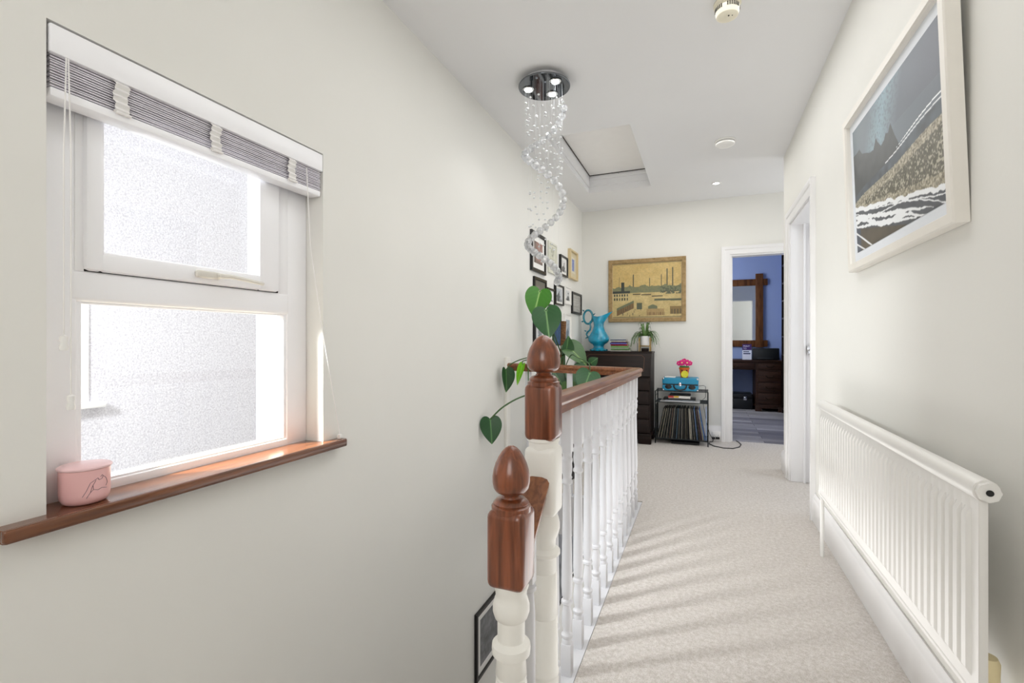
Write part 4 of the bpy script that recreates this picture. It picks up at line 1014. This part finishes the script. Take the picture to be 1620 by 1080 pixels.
# speaker under the rack
ub = thing('speaker', 'low black wedge speaker on the carpet under the record rack', 'speaker', (-.18, 5.32, 0))
mb = MB(); mb.prism([(5.235, .0005), (5.43, .0005), (5.43, .045), (5.27, .045), (5.235, .022)], -.315, -.04, M=Matrix(((0, 0, 1, 0), (1, 0, 0, 0), (0, 1, 0, 0), (0, 0, 0, 1)))); obj('cabinet', mb, BLACK, ub)
# socket, plug, cable
so = thing('wall_socket', 'white double plug socket on the skirting beside the back doorway', 'socket', (.128, YB - .018, .065))
mb = MB(); mb.box(.088, .168, YB - .031, YB - .0185, .022, .108, .003); obj('faceplate', mb, WHITEP, so)
mb = MB()
for xx in (.106, .146):
    for dx, dz, w_, h_ in ((0, .018, .003, .006), (-.008, .006, .005, .003), (.008, .006, .005, .003)): mb.box(xx + dx - w_ / 2, xx + dx + w_ / 2, YB - .0316, YB - .0305, .052 + dz - h_ / 2, .052 + dz + h_ / 2)
obj('pin_holes', mb, mat('dark_slot', '#3a372f', .7), so)
mb = MB(); mb.box(.12, .16, YB - .05, YB - .031, .030, .052, .004); mb.box(.085, .115, YB - .06, YB - .031, .028, .05, .004)
pg = obj('plug', mb, BLACK, None, loc=(.125, YB - .04, .03)); tag(pg, 'pair of black plugs pushed into the white double socket', 'plug')
mb = MB(); mb.tube([(.10, 5.485, .04), (.09, 5.47, .006), (.06, 5.44, .005), (.055, 5.36, .005), (.10, 5.25, .005), (.19, 5.19, .005), (.27, 5.20, .005), (.335, 5.30, .005), (.36, 5.43, .005), (.345, 5.55, .005), (.325, 5.62, .005)], .0045, 8)
cbl = obj('power_cable', mb, BLACK, None, loc=(.2, 5.3, .005)); tag(cbl, 'black power cable looping across the carpet by the back doorway', 'cable')
mb = MB(); mb.tube([(-.048, 5.40, .60), (.0, 5.46, .60), (.02, 5.512, .585), (.02, 5.512, .47), (-.01, 5.512, .44), (.03, 5.515, .2), (.06, 5.515, .08), (.08, 5.50, .045), (.085, 5.487, .042)], .0025, 6)
cb2 = obj('power_cable', mb, BLACK, None, loc=(.02, 5.5, .3)); tag(cb2, 'thin black lead running down from the record player behind the rack', 'cable')
# light switch
ls = thing('light_switch', 'chrome light switch on the wall end beside the right doorway', 'light switch', (XR, 4.345, 1.37))
mb = MB(); mb.box(XR - .008, XR, 4.30, 4.388, 1.325, 1.415, .003); obj('plate', mb, CHROME, ls)
mb = MB(); mb.box(XR - .015, XR - .008, 4.333, 4.352, 1.355, 1.385, .003); obj('rocker', mb, BLACK, ls)

# ------------------------------------------------------------------ trailing plant by the back rail
GD = '#2f6131'
_half = [(0, 0), (.05, -.075), (.15, -.135), (.28, -.13), (.38, -.05), (.44, .07), (.465, .21), (.445, .37), (.385, .53), (.295, .68), (.19, .82), (.085, .935), (0, 1.02)]
def _cr(P, m):
    out = []; Q = [P[0]] + P + [P[-1]]
    for i in range(1, len(Q) - 2):
        for k in range(m):
            t = k / m; out.append(tuple(.5 * ((2 * b) + (c - a) * t + (2 * a - 5 * b + 4 * c - d) * t * t + (3 * b - a - 3 * c + d) * t ** 3) for a, b, c, d in zip(Q[i - 1], Q[i], Q[i + 1], Q[i + 2])))
    return out
_h = _cr(_half, 2)
LOUT = _h + [(0, 1.02)] + [(-x, y) for x, y in reversed(_h[1:])]
def leaf(parent, base, tip, nrm, wscale=1.0, col=GD, vein='#8fb56a', cup=.18, droop=.12, fold=0.0, half=0):
    B_, T_ = Vector(base), Vector(tip); d = T_ - B_; L_ = d.length; d.normalize(); n_ = Vector(nrm); n_ = (n_ - d * n_.dot(d)).normalized(); s_ = n_.cross(d)
    mb = MB(); NT, NR = len(LOUT), 7; cols = []; rows = []
    c0, c1, cv = lin(col), mixc(lin(col), (0, 0, 0), .35), lin(vein)
    for k in range(NR + 1):
        f = k / NR; ring = []
        for q in range(NT):
            x, y = LOUT[q]
            px, py = x * f * wscale, y * f
            X, Y = px * L_, py * L_
            zz_ = cup * abs(px) * L_ * 1.2 - droop * L_ * py * py
            p = B_ + d * Y + s_ * (X * math.cos(fold)) + n_ * (zz_ + abs(X) * math.sin(fold))
            ring.append(tuple(p))
            v_ = max(0, 1 - abs(px) / .035); g = .5 + .5 * math.sin(py * 40 - abs(px) * 30)
            cols.append(mixc(mixc(c0, c1, .35 * g * (abs(px) > .03)), cv, .8 * v_))
        rows.append(mb.vs(ring))
    for a, b in zip(rows, rows[1:]):
        for q in range(NT): mb.face([a[q], a[(q + 1) % NT], b[(q + 1) % NT], b[q]])
    mb.bm.verts.index_update()
    o = bpy.data.objects.new('leaf', bpy.data.meshes.new('leaf')); COL.objects.link(o)
    par = Vector(parent.location)
    bmesh.ops.translate(mb.bm, vec=-B_, verts=mb.bm.verts); mb.bm.to_mesh(o.data); mb.bm.free()
    o.data.shade_smooth(); o.data.materials.append(paint_mat(.32))
    at_ = o.data.color_attributes.new('tint', 'FLOAT_COLOR', 'POINT')
    for i, c in enumerate(cols): at_.data[i].color = (c[0], c[1], c[2], 1)
    o.parent = parent; o.location = B_ - par
    return o
MPX, MPY = -1.035, 3.62
mo = thing('trailing_houseplant', 'large heart-leaved climbing plant on a moss pole behind the back handrail', 'potted plant', (MPX, MPY, 0))
mb = MB(); mb.lathe([(0, .0005), (.10, .0005), (.13, .24), (.138, .245), (.138, .265), (.125, .265), (.122, .23), (0, .225)], (MPX, MPY, 0), 32); obj('pot', mb, mat('dark_pot', '#2b2b2d', .5), mo)
mb = MB(); mb.tube([(MPX, MPY, .22), (MPX - .003, MPY, .7), (MPX + .012, MPY, 1.23)], .021, 12); obj('moss_pole', mb, mat('coir', '#7a5638', .95, var=.5, scale=40, stretch=(1, 1, 4), bump=.6, bscale=90), mo)
stem = MB()
def pet(pts, r=.0055):
    # smooth curve through points
    P = [Vector(p) for p in pts]; out = []
    Q = [P[0] * 2 - P[1]] + P + [P[-1] * 2 - P[-2]]
    for i in range(1, len(Q) - 2):
        for k in range(6):
            t = k / 6
            out.append(.5 * ((2 * Q[i]) + (Q[i + 1] - Q[i - 1]) * t + (2 * Q[i - 1] - 5 * Q[i] + 4 * Q[i + 1] - Q[i + 2]) * t * t + (3 * Q[i] - Q[i - 1] - 3 * Q[i + 1] + Q[i + 2]) * t ** 3))
    out.append(P[-1]); stem.tube(out, r, 7)
PP = (MPX, MPY - .02)
TOC = (.30, -.95, .1)
leaf(mo, (-1.180, 3.5, 1.462), (-1.212, 3.44, 1.262), (.3, -.95, .25), 1.06, '#418420', '#b4dc84', .10, .05)
leaf(mo, (-1.112, 3.44, 1.312), (-1.072, 3.40, 1.097), (.3, -.95, .15), 1.10, '#285b2b', '#93c07c', .08, .06)
leaf(mo, (-1.296, 3.09, .868), (-1.278, 3.075, .715), (.85, -.5, .1), .82, '#254d27', '#5f8f4e', .25, .1, .2)
leaf(mo, (-1.185, 3.13, .902), (-1.21, 3.09, .765), (.2, -.95, .2), .42, '#7fc22c', '#b8e078', .6, .05, .5)
leaf(mo, (-1.284, 2.80, .565), (-1.255, 2.77, .415), (.55, -.8, .25), 1.0, '#244f29', '#6fa060', .12, .1)
leaf(mo, (-.690, 3.07, .866), (-.731, 3.03, .735), (.25, -.92, .35), 1.25, '#2c6033', '#7fb070', .06, .08)
leaf(mo, (-.800, 3.60, .905), (-.75, 3.60, .945), (.3, -.9, .3), 1.3, '#265329', '#6d9a58', .1, .1)
leaf(mo, (-.99, 3.62, 1.035), (-.83, 3.60, .895), (.5, -.7, .5), .9, '#436835', '#8aa860', .2, .1)
leaf(mo, (-1.0, 3.60, .98), (-.965, 3.57, 1.11), (.7, -.7, .1), .9, '#265125', '#6d9a58', .3, .1)
leaf(mo, (-1.06, 3.50, .83), (-.985, 3.48, .74), (.3, -.8, .5), 1.0, '#244925', '#5f8f4e', .1, .1)
leaf(mo, (-1.02, 3.52, .78), (-.965, 3.50, .58), (.4, -.8, .3), .8, '#315b2c', '#6d9a58', .2, .1)
leaf(mo, (-.955, 3.50, .75), (-.915, 3.48, .60), (.3, -.8, .4), .8, '#415f2d', '#7c9a50', .2, .1)
leaf(mo, (-.93, 3.56, .86), (-.82, 3.54, .74), (.3, -.9, .4), 1.2, '#28562c', '#6d9a58', .1, .1)
leaf(mo, (-1.10, 3.53, .80), (-1.17, 3.50, .70), (.3, -.9, .4), 1.0, '#244a25', '#6d9a58', .1, .1)
pet([(MPX, MPY, .95), (MPX - .06, MPY - .05, 1.15), (-1.17, 3.52, 1.38), (-1.18, 3.5, 1.462)])
pet([(MPX, MPY, .9), (MPX - .05, MPY - .06, 1.08), (-1.105, 3.46, 1.25), (-1.112, 3.44, 1.312)])
pet([(MPX, MPY, .75), (MPX - .06, 3.42, .94), (-1.16, 3.19, .955), (-1.26, 3.12, .915), (-1.296, 3.09, .868)], .004)
pet([(MPX, MPY, .75), (-1.10, 3.4, .93), (-1.18, 3.16, .935), (-1.185, 3.13, .902)], .004)
pet([(MPX, MPY, .60), (-1.08, 3.35, .70), (-1.13, 3.0, .70), (-1.21, 2.85, .645), (-1.284, 2.80, .565)], .0055)
pet([(-1.15, 3.15, .90), (-1.13, 3.10, .80), (-1.115, 3.05, .70)], .004)
pet([(MPX, MPY, .8), (-.95, 3.55, .96), (-.83, 3.30, .955), (-.71, 3.12, .925), (-.690, 3.07, .866)], .004)
pet([(MPX, MPY, .75), (-.9, 3.6, .90), (-.8, 3.6, .905)], .004)
pet([(MPX, MPY, .6), (-1.03, 3.55, .9), (-1.0, 3.6, .98)], .005)
pet([(MPX, MPY, .7), (-1.03, 3.6, .95), (-.99, 3.62, 1.035)], .005)
for bx, by, bz in ((-1.06, 3.50, .83), (-1.02, 3.52, .78), (-.955, 3.50, .75), (-.93, 3.56, .86), (-1.10, 3.53, .80)):
    pet([(MPX, MPY, .45), ((MPX + bx) / 2, (MPY + by) / 2 + .02, bz * .9), (bx, by, bz)], .005)
stem.tube([(MPX + .02, MPY - .02, .22), (MPX + .03, MPY - .03, .6), (MPX + .02, MPY - .025, 1.0)], .011, 8)
obj('stems', stem, mat('stem_green', '#3f5f34', .5), mo)

# ------------------------------------------------------------------ back room
mb = MB(); mb.box(-1.3, 2.3, YB + .075, 9.0, -.12, .0); struct('floor_room', mb, plank_mat())
mb = MB(); mb.box(-1.3, 2.3, 8.75, 8.85, 0, 2.7); struct('wall_room_back', mb, WALLB)
mb = MB(); mb.box(-1.3, -1.2, YB + .12, 8.75, 0, 2.7); struct('wall_room_left', mb, WALL)
mb = MB(); mb.box(1.36, 1.46, YB + .12, 8.75, 0, 2.7); struct('wall_room_right', mb, WALLB)
mb = MB(); mb.box(-1.3, 2.3, YB + .12, 8.85, 2.6, 2.7); struct('ceiling_room', mb, CEIL)
# mirror with crossed wooden frame
mr = thing('wall_mirror', 'rustic wooden framed mirror with crossed corners on the blue wall', 'mirror', (.45, 8.75, .98))
mb = MB(); mb.box(-.02, .83, 8.722, 8.742, 1.05, 2.05); obj('mirror_glass', mb, MIRROR, mr)
for x0, x1 in ((.792, .902), (-.09, .02)):
    mb = MB(); mb.box(x0, x1, 8.695, 8.735, .975, 2.18, .004); obj('frame_upright', mb, OAKW, mr)
for z0, z1 in ((1.988, 2.095), (.985, 1.09)):
    mb = MB(); mb.box(-.16, .968, 8.708, 8.7495, z0, z1, .004); obj('frame_crossbar', mb, OAKW, mr)
# pedestal desk
dk = thing('pedestal_desk', 'dark wood pedestal desk standing under the mirror in the blue room', 'desk', (.45, 8.35, 0))
DY0 = 8.13
mb = MB(); mb.box(-.27, 1.135, DY0, 8.70, .752, .785, .006); obj('desktop', mb, DESKW, dk)
mb = MB(); mb.box(.745, 1.125, DY0 + .02, 8.68, .085, .752); mb.box(-.26, .12, DY0 + .02, 8.68, .085, .752); mb.box(.12, .745, DY0 + .02, 8.68, .635, .752); obj('carcass', mb, DESKW, dk)
for x0, x1 in ((.735, 1.135), (-.27, .13)):
    mb = MB()
    mb.box(x0, x1, DY0 + .008, 8.685, .075, .095, .004); mb.box(x0, x0 + .09, DY0 + .008, DY0 + .04, .0005, .08, .004); mb.box(x1 - .09, x1, DY0 + .008, DY0 + .04, .0005, .08, .004); mb.box(x0, x1, 8.64, 8.685, .0005, .08); mb.box(x0 + .05, x1 - .05, DY0 + .012, DY0 + .03, .05, .08)
    obj('plinth', mb, DESKW, dk)
def drawer(x0, x1, z0, z1):
    mb = MB(); mb.box(x0, x1, DY0 + .006, DY0 + .03, z0, z1, .005); d_ = obj('drawer', mb, DESKW, dk)
    xm_, zc = (x0 + x1) / 2, (z0 + z1) / 2
    mb = MB(); mb.tube([(xm_ - .05, DY0 + .006, zc + .012), (xm_ - .05, DY0 - .012, zc + .006), (xm_ - .03, DY0 - .02, zc - .012), (xm_ + .03, DY0 - .02, zc - .012), (xm_ + .05, DY0 - .012, zc + .006), (xm_ + .05, DY0 + .006, zc + .012)], .006, 6); obj('drawer_handle', mb, mat('tarnished_brass', '#3a3024', .35, .9), d_)
drawer(.775, 1.085, .645, .735); drawer(.15, .725, .645, .735)
for z0, z1 in ((.455, .615), (.295, .44), (.125, .28)): drawer(.775, 1.085, z0, z1)
# card, printer, trunk
cdx = thing('leaflet', 'small upright leaflet with purple top and white lower half on the desk', 'leaflet', (.631, 8.27, .785))
mb = MB(); mb.box(.566, .696, 8.268, 8.274, .7855, .935); mb.box(.566, .696, 8.268, 8.30, .7853, .788); obj('white_panel', mb, mat('white_card', '#dfe3f2', .5), cdx, smooth=0)
mb = MB(); mb.box(.566, .696, 8.268, 8.274, .9352, 1.028); obj('purple_panel', mb, mat('purple_card', '#3f2566', .5), cdx, smooth=0)
def text(body, size, loc, m_, parent, name):
    cu = bpy.data.curves.new(name, 'FONT'); cu.body = body; cu.size = size; cu.extrude = .0004; cu.resolution_u = 3
    o = bpy.data.objects.new('tmp_text', cu); COL.objects.link(o); dg = bpy.context.evaluated_depsgraph_get()
    me = bpy.data.meshes.new_from_object(o.evaluated_get(dg)); bpy.data.objects.remove(o)
    o = bpy.data.objects.new(name, me); COL.objects.link(o); me.materials.clear(); me.materials.append(m_)
    o.parent = parent; o.location = Vector(loc) - Vector(parent.location); o.rotation_euler = (PI / 2, 0, 0); return o
LT = mat('pale_lettering', '#d8d0ea', .6); LN = mat('navy_lettering', '#2a3a66', .6)
text('PRINT', .034, (.578, 8.2672, .985), LT, cdx, 'lettering'); text('TO', .034, (.578, 8.2672, .95), LT, cdx, 'lettering')
mb = MB(); mb.box(.58, .66, 8.2665, 8.268, .905, .918); mb.box(.58, .68, 8.2665, 8.268, .872, .89); obj('text_bars', mb, LN, cdx, smooth=0)
pr_ = thing('printer', 'black box printer standing on the desk under the mirror', 'printer', (.90, 8.4, .785))
mb = MB(); mb.box(.712, 1.08, 8.28, 8.60, .7853, .965, .01, 3); obj('body', mb, mat('printer_black', '#11161a', .35), pr_)
mb = MB(); mb.box(.78, 1.0, 8.262, 8.29, .80, .815, .003); obj('paper_tray', mb, mat('printer_grey', '#2c3136', .4), pr_)
tk = thing('trunk', 'black metal trunk on the floor beneath the desk', 'trunk', (.45, 8.5, 0))
mb = MB(); mb.box(.14, .715, 8.30, 8.66, .0005, .17, .01, 2); obj('trunk_base', mb, mat('trunk_black', '#14161a', .4), tk)
mb = MB(); mb.box(.138, .718, 8.298, 8.662, .172, .245, .012, 2); obj('lid', mb, mat('trunk_black', '#14161a', .4), tk)
mb = MB(); mb.box(.585, .63, 8.285, 8.30, .145, .205, .005); mb.ball((.607, 8.285, .185), .018, 10, 7); obj('hasp', mb, CHROME, tk)
# bookcase on the right wall of the back room, mostly hidden
bc = thing('bookcase', 'tall dark bookcase just inside the back doorway on the right', 'bookcase', (1.23, 7.75, 0))
mb = MB(); mb.box(1.085, 1.355, 7.40, 7.42, .0005, 2.40); mb.box(1.085, 1.355, 8.09, 8.11, .0005, 2.40); mb.box(1.34, 1.355, 7.42, 8.09, .0005, 2.40); obj('carcass', mb, DARKW, bc)
for z in (.06, .86, 1.13, 1.40, 1.66, 1.92, 2.18, 2.38):
    mb = MB(); mb.box(1.086, 1.34, 7.42, 8.09, z, z + .02); obj('shelf', mb, DARKW, bc)
rng = random.Random(5)
bc_cols = [('#6a2f2c', 'maroon'), ('#3c4c63', 'dark blue'), ('#8a8274', 'buff'), ('#3d4a3a', 'dark green'), ('#a39a8a', 'pale grey'), ('#4a3a30', 'brown')]
for z, shn in ((.88, 'desk-height'), (1.15, 'second'), (1.42, 'third'), (1.68, 'fourth'), (1.94, 'top')):
    for q in range(6):
        y0 = 7.44 + q * .055
        c, cn = bc_cols[(q * 2 + int(z * 7)) % 6]; hh = .17 + .05 * rng.random()
        mb = MB(); mb.box(1.10, 1.27, y0, y0 + .05, z + .0005, z + hh, .003)
        o = obj('book', mb, mat('bk_' + c.strip('#'), c, .6, var=.15), None, loc=(1.185, y0 + .025, z))
        tag(o, '%s book, %s from the doorway end on the %s bookcase shelf' % (cn, ordn[q], shn), 'book', 'books in the back-room bookcase')

# ------------------------------------------------------------------ light
W = bpy.data.worlds.new('sky'); sc.world = W; W.use_nodes = True
N, L = W.node_tree.nodes, W.node_tree.links
bg = N['Background']; bg.inputs['Color'].default_value = (.93, .96, 1, 1); bg.inputs['Strength'].default_value = 1.45
def area(name, loc, target, sx, sy, power, col=(1, 1, 1)):
    l = bpy.data.lights.new(name, 'AREA'); l.shape = 'RECTANGLE'; l.size = sx; l.size_y = sy; l.energy = power; l.color = col
    o = bpy.data.objects.new(name, l); COL.objects.link(o); o.location = loc
    d = Vector(target) - Vector(loc)
    o.rotation_euler = d.to_track_quat('-Z', 'Y').to_euler() if abs(d.x) + abs(d.y) > .15 else ((0, 0, 0) if d.z < 0 else (PI, 0, 0))
    return o
def point(name, loc, power, col=(1, 1, 1), r=.1):
    l = bpy.data.lights.new(name, 'POINT'); l.energy = power; l.color = col; l.shadow_soft_size = r
    o = bpy.data.objects.new(name, l); COL.objects.link(o); o.location = loc; return o
area('alley_fill', (-2.2, 1.3, 7.0), (-3.2, 1.5, .6), 1.6, 4.0, 240, (.97, .98, 1))  # added lamp over the alley, brightens the neighbouring wall in place of sky
area('window_daylight', (-2.3, .12, 1.62), (-.4, 2.2, .2), .36, .36, 105, (.97, .985, 1))
area('landing_fill', (.05, -1.6, 1.9), (-.1, 3.0, 1.0), 1.2, 1.4, 22, (1, .995, .985))
area('landing_ceiling_fill', (-.15, 2.4, 2.58), (-.15, 2.4, 0), 1.0, 2.6, 16, (1, 1, .995))
area('floor_bounce', (.1, 2.9, .05), (.05, 2.9, 2.6), 0.7, 3.4, 11, (1, 1, 1))
area('side_room_daylight', (1.6, 3.7, 1.5), (.3, 3.9, 1.2), .8, 1.6, 9, (.84, .90, 1))
area('landing_end_fill', (-.25, 4.5, 2.58), (-.25, 4.6, 0), 1.2, 1.2, 9, (1, .98, .94))
area('recess_fill', (1.9, 5.0, 1.6), (.2, 5.1, 1.2), .8, 1.6, 12, (.95, .97, 1))  # added fill from the recess to lift the landing end, no source modelled
area('blue_room_daylight', (-.9, 7.2, 1.7), (.9, 8.3, 1.2), 1.2, 1.4, 34, (.92, .95, 1))
area('hall_fill', (-.6, 5.8, -.45), (-1.34, 4.4, -1.2), .8, .8, 14, (1, .98, .95))  # added fill so the lower stairwell wall isn't dark, no fitting there
def spot(name, loc, power, ang, r):
    l = bpy.data.lights.new(name, 'SPOT'); l.energy = power; l.spot_size = math.radians(ang); l.spot_blend = .6; l.shadow_soft_size = r
    o = bpy.data.objects.new(name, l); COL.objects.link(o); o.location = loc; return o
spot('spotlight_glow', (.114, 5.0, 2.585), 2.5, 120, .05)
for a in (PI * .95, PI * .30, -PI * .30): spot('chandelier_glow', (CXX + .095 * math.cos(a + YAW), CY + .085 * math.sin(a + YAW), CZ - .062), 2.2, 120, .02)
sl = bpy.data.lights.new('sun', 'SUN'); sl.energy = 17.0; sl.color = (1, .88, .6); sl.angle = .009
so_ = bpy.data.objects.new('sun', sl); COL.objects.link(so_); so_.location = (-4, -3, 8)
so_.rotation_euler = Vector((.38, .46, -1)).to_track_quat('-Z', 'Y').to_euler()
